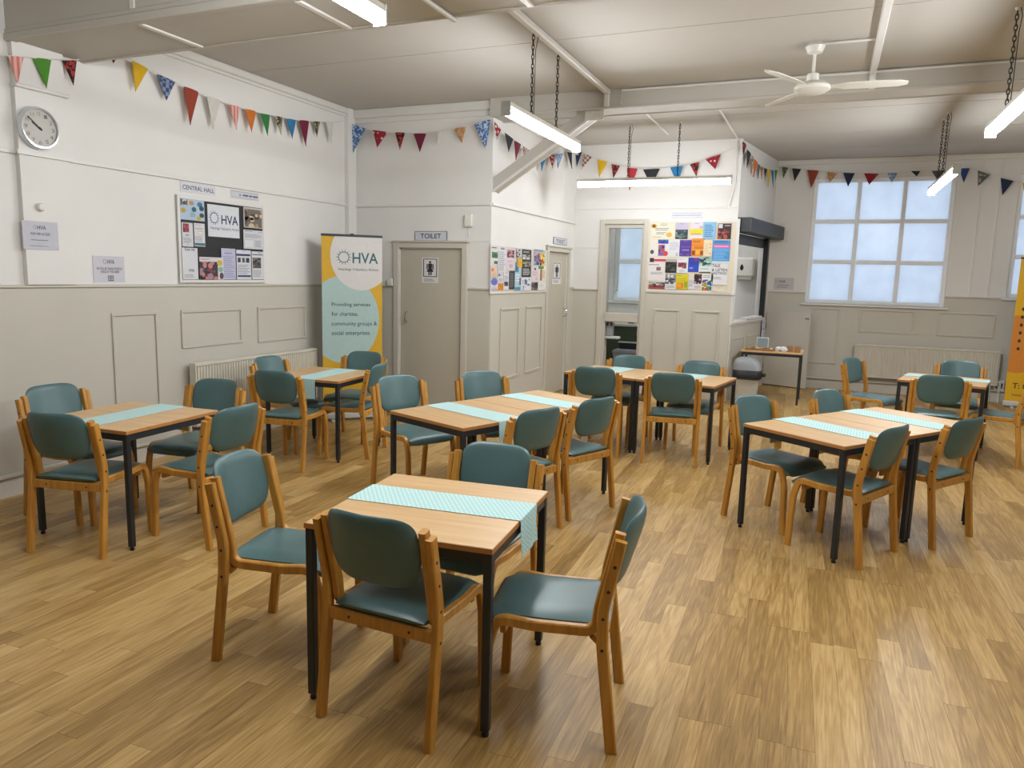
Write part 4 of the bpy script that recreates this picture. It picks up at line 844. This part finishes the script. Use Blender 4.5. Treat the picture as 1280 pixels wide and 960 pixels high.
bunting('bunting looping behind the slanted brace and over the big notice board', [
 (FC, .07, *AC, [((88,455),(130,505),(97,562),rp), ((152,520),(205,562),(167,640),ch), ((210,570),(252,595),(222,690),mr), ((265,605),(305,632),(275,690),pd), ((373,690),(405,683),(387,755),bl_), ((424,660),(462,655),(441,740),rp), ((470,652),(515,645),(472,740),lb), ((537,640),(566,645),(563,745),ch)], [(80,440),(130,502),(205,560),(252,592),(310,632),(373,660),(424,657),(515,642),(566,635)]),
 (FK, .07, *AC, [((585,625),(628,640),(596,728),nv), ((640,650),(690,670),(625,750),pd), ((722,687),(785,700),(733,795),yl), ((808,715),(862,725),(818,800),rb), ((905,738),(970,742),(920,880),rd), ((1003,748),(1108,742),(1055,850),ch), ((1170,735),(1250,725),(1215,840),bl_)], [(585,625),(640,648),(700,675),(785,700),(862,725),(970,742),(1110,742),(1250,723)]),
 (FK, .07, *A8, [((65,598),(100,588),(88,642),rb), ((120,578),(178,560),(157,615),rp)], [(65,598),(100,588),(178,558),(236,535)])])
bunting('bunting across the top of the big frosted window', [
 (FH, .06, *A8, [((256,513),(271,530),(263,565),rb), ((272,543),(288,560),(276,612),ch), ((289,563),(299,580),(291,628),pd), ((299,577),(313,597),(300,642),og_), ((313,597),(320,606),(312,650),gy), ((320,605),(331,611),(322,652),br_), ((335,611),(347,617),(340,640),ch), ((347,615),(359,621),(350,680),yl), ((360,618),(371,621),(364,685),bl_), ((374,618),(384,620),(378,660),g2)], [(250,505),(272,540),(300,578),(330,608),(360,617),(385,618)]),
 (FF, .09, *A8, [((400,607),(423,610),(404,650),gd), ((437,612),(470,615),(445,660),ch), ((492,618),(535,620),(506,685),bk), ((565,625),(602,630),(573,665),tn), ((622,628),(665,630),(640,680),nv), ((698,630),(752,632),(717,672),rp), ((783,630),(822,628),(798,665),lb), ((868,622),(903,622),(890,642),ch), ((944,622),(995,618),(965,655),gy), ((1043,612),(1083,612),(1061,665),cloth('plain', '#2c4480')), ((1112,620),(1157,635),(1113,677),cloth('floral', '#4c5a5c', '#a89488')), ((1195,647),(1242,658),(1202,710),nv), ((1275,664),(1312,672),(1284,720),yl)], [(400,605),(470,614),(565,624),(665,629),(760,631),(830,627),(903,621),(995,617),(1083,611),(1157,632),(1242,657),(1330,675)])])

# ------------------------------------------------------------------ hanging strip lights
def chain(p0, p1, parent):
    p0, p1 = Vector(p0), Vector(p1); L = (p1-p0).length; n = max(4, int(L/.034)); mb = MB()
    for k in range(n):
        c = p0.lerp(p1, (k+.5)/n); a = Vector((1, 0, 0)) if k % 2 else Vector((0, 1, 0)); pts = []
        for j in range(9):
            t = 2*math.pi*j/8; pts.append(c + a*math.cos(t)*.010 + Z*math.sin(t)*.024)
        mb.tube(pts, .0035, 4, cap=False)
    build('chain', mb, M['iron'], parent)
def batten(p0, p1, hang, label, tube='tube'):
    p0, p1 = Vector(p0), Vector(p1); d = (p1-p0).normalized(); n = Vector((-d.y, d.x, 0)); L = (p1-p0).length
    e = empty('strip_light', (p0+p1)/2, label, 'light', 'hanging LED strip lights'); z = p0.z
    def sec(pts, a, b): 
        mb = MB(); mb.loft([[p0+d*q+n*x+Z*y for x, y in pts] for q in (a, b)]); return mb
    build('housing', sec([(-.035, .02), (-.03, .055), (.03, .055), (.035, .02)], .012, L-.012), M['wplastic'], e)
    pts = [(-.034, .02)]+[(.036*math.cos(t), -.012+.03*math.sin(t)) for t in (math.pi+math.pi*k/8 for k in range(9))]+[(.034, .02)]
    build('diffuser', sec(pts[::-1], .014, L-.014), M[tube], e)
    cp = [(-.037, -.044), (-.037, .058), (.037, .058), (.037, -.044)]
    for a in (0, L-.012): build('end_cap', sec(cp, a, a+.012), M['lgrey'], e)
    for q in hang:
        h = Vector(q); chain((h.x, h.y, CEIL-.01), (h.x, h.y, z+.055), e)
        mb = MB(); mb.tube([(h.x, h.y, CEIL), (h.x, h.y, CEIL-.02)], [.018, .012], 10); build('ceiling_hook', mb, M['wplastic'], e)
    if hang:
        h = Vector(hang[0]); mb = MB(); mb.tube([(h.x+.02, h.y, CEIL), (h.x+.035, h.y+.02, CEIL-.05), (h.x+.022, h.y, CEIL-.15), (h.x+.02, h.y, z+.055)], .003, 5); build('flex', mb, M['iron'], e)
    return e
X2 = -2.22; nx = Vector((1, 0, 0))
a = on_plane(632, 133, (X2, 0, 0), nx); b = on_plane(721, 187, (X2, 0, 0), nx); zz = (a.z+b.z)/2
batten((X2, a.y, zz), (X2, b.y, zz), [(X2, 5.55, 0), (X2, 6.12, 0)], 'lit strip light on chains in front of the slanted brace')
a = on_plane(722, 229, (0, 9.22, 0), Vector((0, 1, 0))); b = on_plane(915, 226, (0, 9.22, 0), Vector((0, 1, 0))); zz = (a.z+b.z)/2
batten((a.x, 9.22, zz), (b.x, 9.22, zz), [(-2.38, 9.22, 0), (-1.77, 9.22, 0)], 'lit strip light hung level in front of the big notice board', 'tube_dim')
X5 = 1.06; a = on_plane(1196, 213, (X5, 0, 0), nx); b = on_plane(1164, 239, (X5, 0, 0), nx); zz = (a.z+b.z)/2
batten((X5, a.y, zz), (X5, b.y, zz), [(X5, 9.5, 0), (X5, 9.85, 0)], 'lit strip light on chains in front of the frosted window')
X4 = 1.03; a = on_plane(1238, 165, (X4, 0, 0), nx)
batten((X4, a.y-1.66, a.z), (X4, a.y, a.z), [(X4, a.y-.5, 0), (X4, a.y-1.1, 0)], 'lit strip light hanging between the ceiling fan and the frosted windows')
b = on_plane(476, 22, (0, 0, 2.93), Z)
batten((b.x, b.y-1.66, 2.93), (b.x, b.y, 2.93), [(b.x, b.y-.5, 0), (b.x, b.y-1.1, 0)], 'lit strip light hanging under the near ceiling beam')
batten((1.05, b.y-1.66, 2.93), (1.05, b.y, 2.93), [(1.05, b.y-.5, 0), (1.05, b.y-1.1, 0)], 'lit strip light on chains near the entrance end of the hall')

# ------------------------------------------------------------------ ceiling fan
e = empty('ceiling_fan', (-.235, 6.55, 3.12), 'white three-blade ceiling fan below the sloping trunking', 'fan'); fc = Vector((-.235, 6.55, 0))
mb = MB(); mb.lathe([(.05, CEIL), (.075, CEIL-.03), (.055, CEIL-.075), (.02, CEIL-.085)], fc, 20); build('canopy', mb, M['wplastic'], e, smooth=True)
mb = MB(); mb.lathe([(.013, CEIL-.08), (.013, 3.27)], fc, 10); build('downrod', mb, M['wplastic'], e)
mb = MB(); mb.lathe([(.012, 3.30), (.045, 3.285), (.05, 3.23), (.11, 3.215), (.135, 3.19), (.135, 3.165), (.09, 3.14), (.01, 3.132)], fc, 28); build('motor_housing', mb, M['wplastic'], e, smooth=True)
for a in (4, 124, 244):
    t = math.radians(a); d = Vector((math.cos(t), math.sin(t), 0)); n = Vector((-d.y, d.x, 0)); rings = []
    for r, wd in ((.10, .02), (.18, .024), (.24, .05), (.45, .055), (.62, .048), (.68, .02)):
        c = fc+d*r+Z*3.185; rings.append([c+n*i*wd+Z*(-i*wd*.2+j*.004) for i, j in ((-1, -1), (1, -1), (1, 1), (-1, 1))])
    mb = MB(); mb.loft(rings); build('blade', mb, M['wplastic'], e)

# ------------------------------------------------------------------ tables
TS, TH = .752, .72
def table_proto():
    e = empty('dining_table', (0, 0, 0), '', 'table', 'square beech tables'); h = TS/2
    mb = MB(); mb.cbox((-h, -h, TH-.022), (h, h, TH), .003); t = build('table_top', mb, M['top'], e)
    for b in (((-h-.001, -h-.001, TH-.0215), (h+.001, -h+.002, TH-.002)), ((-h-.001, h-.002, TH-.0215), (h+.001, h+.001, TH-.002)), ((-h-.001, -h, TH-.0215), (-h+.002, h, TH-.002)), ((h-.002, -h, TH-.0215), (h+.001, h, TH-.002))):
        mb = MB(); mb.box(*b); build('edge_band', mb, M['edge'], t)
    i = h-.018
    for b in (((-i, -i-.013, TH-.062), (i, -i+.013, TH-.022)), ((-i, i-.013, TH-.062), (i, i+.013, TH-.022)), ((-i-.013, -i, TH-.062), (-i+.013, i, TH-.022)), ((i-.013, -i, TH-.062), (i+.013, i, TH-.022))):
        mb = MB(); mb.cbox(*b, .002); build('frame_rail', mb, M['black'], e)
    for sx in (-1, 1):
        for sy in (-1, 1):
            x, y = sx*i, sy*i; mb = MB(); mb.cbox((x-.016, y-.016, .022), (x+.016, y+.016, TH-.022), .003); l = build('leg', mb, M['black'], e)
            mb = MB(); mb.lathe([(.012, 0), (.014, .006), (.012, .014), (.008, .024)], (x, y, 0), 12); build('foot_glide', mb, M['dark'], l)
    return e
tp = table_proto(); tp_used = False
def table(u, v, t, label):
    """u,v: offset of this table's first corner inside the group frame t = (x, y, angle)"""
    global tp_used
    x, y, a = t; ca, sa = math.cos(a), math.sin(a); cu, cv = u+TS/2, v+TS/2
    o = copy_tree(tp) if tp_used else tp; tp_used = True
    o.location = (x+ca*cu-sa*cv, y+sa*cu+ca*cv, 0); o.rotation_euler = (0, 0, a); o['label'] = label
def runner(t, along, c, a0, a1, h0, h1, label, w=.23):
    """along 'u' or 'v'; c centre across; a0..a1 the stretch that lies on the table; h0,h1 hanging lengths past each end"""
    x, y, a = t; ca, sa = math.cos(a), math.sin(a); r = .006
    path = []
    if h0: path += [(a0-r-.003, TH-h0, 0), (a0-r-.001, TH-h0*.5, 0), (a0-r, TH-.006, 0), (a0-.004, TH+.001, 0)]
    n = 10
    for k in range(n+1): path.append((a0+(a1-a0)*k/n, TH+.0012, 0))
    if h1: path += [(a1+.004, TH+.001, 0), (a1+r, TH-.006, 0), (a1+r+.001, TH-h1*.5, 0), (a1+r+.006, TH-h1, 0)]
    ln = [0]
    for i in range(1, len(path)): ln.append(ln[-1]+math.hypot(path[i][0]-path[i-1][0], path[i][1]-path[i-1][1]))
    def wp(p, q, z):
        u, v = (p, q) if along == 'u' else (q, p); return Vector((x+ca*u-sa*v, y+sa*u+ca*v, z))
    m_ = 6
    def surf(off):
        V, UV = [], []
        for i, (p, z, _) in enumerate(path):
            p0, p1 = path[max(i-1, 0)], path[min(i+1, len(path)-1)]; l = math.hypot(p1[0]-p0[0], p1[1]-p0[1]); nn = (-(p1[1]-p0[1])/l, (p1[0]-p0[0])/l)
            for j in range(m_+1):
                q = c-w/2+w*j/m_; wv = .004*math.sin(j*1.9+i)*(1 if z < TH-.05 else 0); V.append(wp(p+nn[0]*(off+wv), q, z+nn[1]*off)); UV.append((ln[i], w*j/m_))
        return V, UV
    def sheet_(off0, off1):
        V0, U0 = surf(off0); V1, U1 = surf(off1); k = len(V0); mb = MB(); s = m_+1; F = []
        for i in range(len(path)-1):
            for j in range(m_):
                q = i*s+j; A = (q, q+s, q+s+1, q+1); F += [tuple(z_+k for z_ in (A if along == 'u' else A)), A[::-1]]
        R_ = len(path)-1
        for i in range(R_): F += [(i*s, i*s+s, i*s+s+k, i*s+k), (i*s+m_+k, i*s+s+m_+k, i*s+s+m_, i*s+m_)]
        for j in range(m_): F += [(j, j+k, j+1+k, j+1), (R_*s+j+1, R_*s+j+1+k, R_*s+j+k, R_*s+j)]
        mb.add(V0+V1, F); mb.uv = U0+U1; return mb
    o = tag(build('table_runner', sheet_(.0008, .0018), M['runner'], smooth=True, angle=30), label, 'table runner', 'aqua dotted table runners')
    build('lining', sheet_(.0, .0008), mat('beige_lining', '#cfc6b0', .9), o)
T1_ = (-1.746, 2.171, .0922); T2_ = (-4.382, 2.919, .0611); T3_ = (-2.697, 4.278, -.3728); T4_ = (-.443, 5.075, -.6183); T5_ = (-4.548, 5.148, .0732); T6_ = (-2.349, 6.931, -.1493); T7_ = (.722, 8.276, -.2257)
table(0, 0, T1_, 'square beech table in the open floor, its runner hanging over one edge')
table(0, 0, T2_, 'square beech table beside the tall wall panel under the white notices')
table(0, 0, T5_, 'square beech table between the radiator and the pale blue banner')
table(0, 0, T3_, 'square beech table of the slanted middle pair, half nearer the clock wall')
table(0, TS+.006, T3_, 'square beech table of the slanted middle pair, half nearer the toilet doors')
table(0, 0, T4_, 'square beech table of the window-side pair, half nearer the open floor')
table(0, TS+.006, T4_, 'square beech table of the window-side pair, half nearer the radiator')
table(0, 0, T6_, 'square beech table of the hatch-wall pair, half nearer the toilet doors')
table(TS+.006, 0, T6_, 'square beech table of the hatch-wall pair, half nearer the grey bin')
table(0, 0, T7_, 'square beech table in front of the radiator under the frosted window')
AQ = 'aqua dotted table runner '
runner(T1_, 'u', .43, .0, TS, 0, .15, AQ+'hanging over the edge of the lone table in the open floor')
runner(T2_, 'v', .37, .05, TS, 0, .17, AQ+'on the table beside the tall wall panel')
runner(T5_, 'v', .41, .0, TS-.02, .17, 0, AQ+'on the table by the radiator and pale blue banner')
runner(T3_, 'u', .42, .0, TS, 0, .13, AQ+'hanging on the slanted middle pair, half nearer the clock wall')
runner(T3_, 'u', 1.15, .02, TS-.03, 0, 0, AQ+'on the slanted middle pair, half nearer the toilet doors')
runner(T4_, 'u', .41, .0, TS-.05, .17, 0, AQ+'on the window-side pair, half nearer the open floor')
runner(T4_, 'u', 1.155, .0, TS-.02, 0, 0, AQ+'on the window-side pair, half nearer the radiator')
runner(T6_, 'v', .36, .02, TS-.03, 0, 0, AQ+'on the pair before the hatch wall, half nearer the toilets')
runner(T6_, 'v', 1.14, .02, TS-.03, 0, 0, AQ+'on the pair before the hatch wall, half nearer the grey bin')
runner(T7_, 'u', .50, .0, TS, 0, .2, AQ+'hanging from the table under the frosted window')

# ------------------------------------------------------------------ chairs (origin between the rear feet, +y is where the sitter faces)
XA, XB_ = .236, .205
def back_pad():
    n, rg = 40, 9; mb = MB()
    def outline(t):
        c, s = math.cos(t), math.sin(t); ex = .44 if s > 0 else .96
        x = math.copysign(abs(c)**(.42 if s > 0 else .40), c)*.190; z = math.copysign(abs(s)**ex, s)
        return x, (.70+z*.145 if z > 0 else .70+z*.133)
    def sp(x, z): return .052-(z-.53)*.205-.056*(1-(x/.2)**2)*min(1, .55+(z-.5)*1.6)
    V = []; F = []
    for side in (1, -1):
        for i in range(rg):
            r = math.sin(math.pi/2*i/(rg-1)) if i else .0
            for k in range(n):
                x, z = outline(2*math.pi*k/n); x *= max(r, .001); z = .70+(z-.70)*max(r, .001)
                V.append(Vector((x, sp(x, z)+side*.019*(max(0, 1-r**5))**.5, z)))
    q = rg*n
    for i in range(rg-1):
        for k in range(n):
            a, b = i*n+k, i*n+(k+1) % n; F += [(a, a+n, b+n, b), (q+b, q+b+n, q+a+n, q+a)]
    mb.add(V, F); return mb
def seat_pad():
    """upholstered pad; the front rolls down over the frame"""
    prof = [(.035, .440), (.030, .452), (.045, .462), (.10, .466), (.25, .462), (.36, .463), (.42, .458), (.465, .444), (.488, .420), (.490, .396), (.478, .386), (.462, .398), (.44, .418), (.30, .424), (.10, .424), (.045, .428)]
    rings = []
    for xi in range(9):
        x = -.190+.38*xi/8; e_ = abs(xi-4)/4; k = 1-.0*e_; r = []
        for y, z in prof:
            edge = (e_ > .99); cz = .442 if y < .43 else .42
            r.append(Vector((x*(1.0 if y < .42 else 1.03), .26+(y-.26)*(.985 if edge else 1), cz+(z-cz)*(.45 if edge else 1-.10*e_**3))))
        rings.append(r)
    mb = MB(); mb.loft([r[::-1] for r in rings]); return mb
def chair_proto():
    e = empty('dining_chair', (0, 0, 0), '', 'chair', 'teal vinyl chairs with beech frames')
    pa = round_path([(0.0, 0), (.048, .40), (.052, .52), (-.001, .780)], [.25, .35])
    pb = round_path([(.004, .798), (.066, .52), (.075, .432), (.30, .428), (.432, .440), (.462, .33), (.476, 0)], [.22, .055, .3, .055, .2], 7)
    for sx in (-1, 1):
        l = build('rear_leg', strip(pa, sx*XA, .030, .041), M['chair'], e, smooth=True, angle=35)
        for y, z in ((.047, .385), (.034, .60), (.016, .69), (.0485, .50)):
            mb = MB(); mb.lathe([(.0065, 0), (.0055, .0012)], (sx*(XA+.015), y, z), 8, (sx, 0, 0)); build('bolt', mb, M['dark'], l)
        build('front_leg', strip(pb, sx*XB_, .030, .038), M['chair'], e, smooth=True, angle=35)
        mb = MB(); mb.prism([(sx*XB_-.012, .066, .416), (sx*XB_-.012, .095, .412), (sx*XB_-.012, .066, .385)], (.024, 0, 0)); build('corner_block', mb, M['chair'], e)
    mb = MB(); mb.cbox((-XA+.015, .032, .378), (XA-.015, .056, .428), .004); r = build('rear_rail', mb, M['chair'], e)
    for x in (-.13, .13):
        mb = MB(); mb.lathe([(.006, 0), (.005, .0012)], (x, .0318, .403), 8, (0, -1, 0)); build('bolt', mb, M['dark'], r)
    mb = MB(); mb.cbox((-XB_+.014, .40, .375), (XB_-.014, .422, .412), .004); build('front_rail', mb, M['chair'], e)
    build('seat', seat_pad(), M['vinyl'], e, smooth=True, angle=50)
    build('backrest', back_pad(), M['vinyl'], e, smooth=True, angle=60)
    return e
cp_ = chair_proto(); cp_used = False
CH = [
 (-2.33, 2.478, 11.7, 'open-floor table', 0), (-1.395, 2.102, 88.3, 'open-floor table', 1), (-.62, 2.59, 191.4, 'open-floor table', 2), (-1.414, 3.194, -92.1, 'open-floor table', 3),
 (-3.922, 2.765, 102.9, 'table beside tall wall panel', 1), (-4.784, 3.36, -1, 'table beside tall wall panel', 0), (-3.253, 3.42, 179.6, 'table beside tall wall panel', 2), (-4.087, 4.106, -82.1, 'table beside tall wall panel', 3),
 (-4.113, 4.781, 98.7, 'table by radiator and blue banner', 1), (-4.777, 5.486, -1.1, 'table by radiator and blue banner', 0), (-3.71, 5.665, 193, 'table by radiator and blue banner', 2), (-4.308, 6.348, -81.2, 'table by radiator and blue banner', 3),
 (-3.075, 5.012, -26.8, 'slanted middle table pair', 0), (-2.625, 5.61, -38, 'slanted middle table pair', 3), (-1.615, 4.288, 154.9, 'slanted middle table pair', 1), (-1.414, 4.884, 156, 'slanted middle table pair', 2),
 (-.418, 5.486, -35, 'window-side table pair', 0), (.085, 6.097, -32.4, 'window-side table pair', 3), (.412, 4.831, 152.9, 'window-side table pair', 1), (.879, 5.397, 146.3, 'window-side table pair', 2),
 (-1.915, 6.558, 97.7, 'table pair before the hatch wall', 0), (-1.191, 6.535, 98.1, 'table pair before the hatch wall', 1), (-1.875, 7.68, -98, 'table pair before the hatch wall', 3), (-1.105, 7.58, -94, 'table pair before the hatch wall', 2),
 (.333, 8.959, -28.7, 'table under the frosted window', 0), (1.04, 7.801, 88.6, 'table under the frosted window', 1), (1.42, 9.36, -99, 'table under the frosted window', 3), (1.86, 8.22, 158, 'table under the frosted window', 2)]
SIDE = {'d': ['on the clock-wall side', 'backing on open floor', 'on the side facing the clock wall', 'on the toilet-door side'],
 'slanted middle table pair': ['on the clock-wall side', 'backing on open floor, touching its neighbour', 'backing on open floor, nearer the toilets', 'on the toilet-door side'],
 'window-side table pair': ['on the hatch side', 'backing on open floor', 'backing on open floor, nearer yellow banner', 'nearest the radiator'],
 'table pair before the hatch wall': ['backing on open floor, nearer toilets', 'backing on open floor, nearer grey bin', 'backing on the big notice board', 'backing on the kitchen doorway'],
 'table under the frosted window': ['on the half-door side', 'backing on open floor', 'on the yellow-banner side', 'backing on the radiator']}
for x, y, a, tn_, k in CH:
    o = copy_tree(cp_) if cp_used else cp_; cp_used = True
    o.location = (x, y, 0); o.rotation_euler = (0, 0, math.radians(a-90)); o['label'] = 'teal chair at %s, %s' % (tn_, SIDE.get(tn_, SIDE['d'])[k])

# ------------------------------------------------------------------ corner by the hatch: side table, bin, half door
e = empty('side_table', (-.63, 10.93, 0), 'narrow wooden side table with dark metal legs beside the hatch counter', 'table'); x0, x1, y0, y1, h = -1.03, -.235, 10.61, 11.25, .71
mb = MB(); mb.cbox((x0, y0, h-.022), (x1, y1, h), .003); build('table_top', mb, M['top'], e)
for b in (((x0+.02, y0+.01, h-.06), (x1-.02, y0+.035, h-.022)), ((x0+.02, y1-.035, h-.06), (x1-.02, y1-.01, h-.022)), ((x0+.01, y0+.02, h-.06), (x0+.035, y1-.02, h-.022)), ((x1-.035, y0+.02, h-.06), (x1-.01, y1-.02, h-.022))):
    mb = MB(); mb.cbox(*b, .002); build('frame_rail', mb, M['black'], e)
for x in (x0+.022, x1-.022):
    for y in (y0+.022, y1-.022): mb = MB(); mb.cbox((x-.014, y-.014, 0), (x+.014, y+.014, h-.022), .003); build('leg', mb, M['black'], e)
e = empty('biscuit_tray', (-.80, 10.80, h), 'low brown tray of biscuits on the side table', 'tray')
mb = MB(); mb.cbox((-.98, 10.66, h+.0), (-.60, 10.88, h+.012), .004)
for b in (((-.98, 10.66, h+.012), (-.60, 10.67, h+.03)), ((-.98, 10.87, h+.012), (-.60, 10.88, h+.03))): mb.cbox(*b, .002)
build('tray_body', mb, mat('brown_card', '#8a6a48', .8), e)
rr = random.Random(5)
for k in range(12):
    mb = MB(); mb.lathe([(.022, 0), (.027, .008), (.022, .018), (.004, .021)], (-.94+.058*(k % 6)+rr.uniform(-.01, .01), 10.72+.09*(k//6), h+.012+.01*rr.random()), 10); build('biscuit', mb, mat('biscuit', ['#b08050', '#6a4a34', '#c9a884'][k % 3], .8), e, smooth=True)
for k, (x, y) in enumerate(((-.55, 10.78), (-.49, 10.86), (-.47, 10.74))):
    rings = []; 
    for i, (rd_, zz) in enumerate(((.03, 0), (.045, .02), (.04, .045), (.018, .06))): rings.append([Vector((x+rd_*(1+.25*math.sin(3*t+k+i))*math.cos(t), y+rd_*(1+.25*math.cos(2*t+i))*math.sin(t), h+zz)) for t in (2*math.pi*j/10 for j in range(10))])
    mb = MB(); mb.loft(rings); tag(build('crumpled_napkin', mb, M['paper']), 'crumpled white paper napkin '+('nearest the biscuit tray', 'at the back between tray and box', 'nearest the cardboard box')[k], 'napkin', 'napkins on the side table')
mb = MB(); mb.cbox((-.44, 10.72, h), (-.27, 10.90, h+.075), .004); e = tag(build('cardboard_box', mb, mat('cardboard', '#8f6b4a', .8)), 'small brown cardboard box on the side table', 'box')
mb = MB(); mb.box((-.36, 10.719, h+.0005), (-.345, 10.901, h+.0762)); build('tape', mb, mat('tape', '#a98560', .4), e)
mb = MB(); mb.loft([[Vector((x, 11.0+dy, h+z)) for dy in (0, .006)] + [Vector((x, 11.03+dy, h+.16)) for dy in (.006, 0)] for x, z in ((-.86, 0), (-.70, 0))]); e = tag(build('menu_stand', mb, ink('#d4d6d4')), 'small framed grey card standing on the side table', 'card')
mb = MB(); mb.add([(-.852, 10.9995, h+.012), (-.708, 10.9995, h+.012), (-.708, 11.027, h+.15), (-.852, 11.027, h+.15)], [(0, 1, 2, 3)]); build('print', mb, ink('#7a8688'), e)

e = empty('waste_bin', (-.895, 10.30, 0), 'grey bin with domed lid and black rim beside the hatch wall', 'bin'); bx, by = -.895, 10.30
def rr_ring(cx, cy, hx, hy, z, n=24, p=.45):
    return [Vector((cx+hx*math.copysign(abs(math.cos(t))**p, math.cos(t)), cy+hy*math.copysign(abs(math.sin(t))**p, math.sin(t)), z)) for t in (2*math.pi*k/n for k in range(n))]
mb = MB(); mb.loft([rr_ring(bx, by, .13, .11, 0), rr_ring(bx, by, .16, .135, .40)]); build('body', mb, mat('bin_grey', '#b4b0a6', .5), e, smooth=True, angle=60)
mb = MB(); mb.loft([rr_ring(bx, by, .17, .145, .36), rr_ring(bx, by, .19, .165, .375), rr_ring(bx, by, .19, .165, .47), rr_ring(bx, by, .175, .15, .49)]); build('rim', mb, M['dark'], e, smooth=True, angle=50)
mb = MB(); mb.loft([rr_ring(bx, by, .18, .155, .48), rr_ring(bx-.01, by, .168, .15, .56), rr_ring(bx-.03, by, .13, .13, .62), rr_ring(bx-.04, by, .06, .09, .645)]); build('lid', mb, M['grey'], e, smooth=True, angle=60)
mb = MB(); mb.cbox((bx-.02, by-.1, .60), (bx+.12, by+.1, .607), .002, lambda q: Vector((q[0], q[1], q[2]-(q[0]-bx)*.42+.02))); build('flap', mb, M['lgrey'], e)
mb = MB(); mb.cbox((bx+.16, by-.06, .40), (bx+.235, by+.06, .44), .01); build('pedal_grip', mb, M['dark'], e)

fd = Frame((-.86, YF-.06, 0), Vector((-.195, 12.28, 0))-Vector((-.86, YF-.06, 0))); W = (Vector((-.195, 12.28, 0))-Vector((-.86, YF-.06, 0))).length
mb = MB(); fd.box(mb, 0, W, .015, 1.185, -.04, 0, .004); e = tag(build('door_3', mb, M['trim']), kind='structure')
for z in (.25, .9):
    mb = MB(); fd.box(mb, -.008, .012, z, z+.09, -.01, .004, .002); build('hinge', mb, M['steel'], e)
mb = MB(); fd.box(mb, W-.08, W-.02, 1.09, 1.115, 0, .01, .003); build('latch', mb, M['steel'], e)
for v_ in ((917, 250), ):
    sheet('notice', FH, (1.70, 1.92, .72, 1.06), '#c9c8dc', 'narrow white notice on the end of the hatch counter', 'notice', [(.2, .1, .8, .2, '#6a6a90', 'l1'), (.2, .4, .8, .5, '#6a6a90', 'l1')], .034)
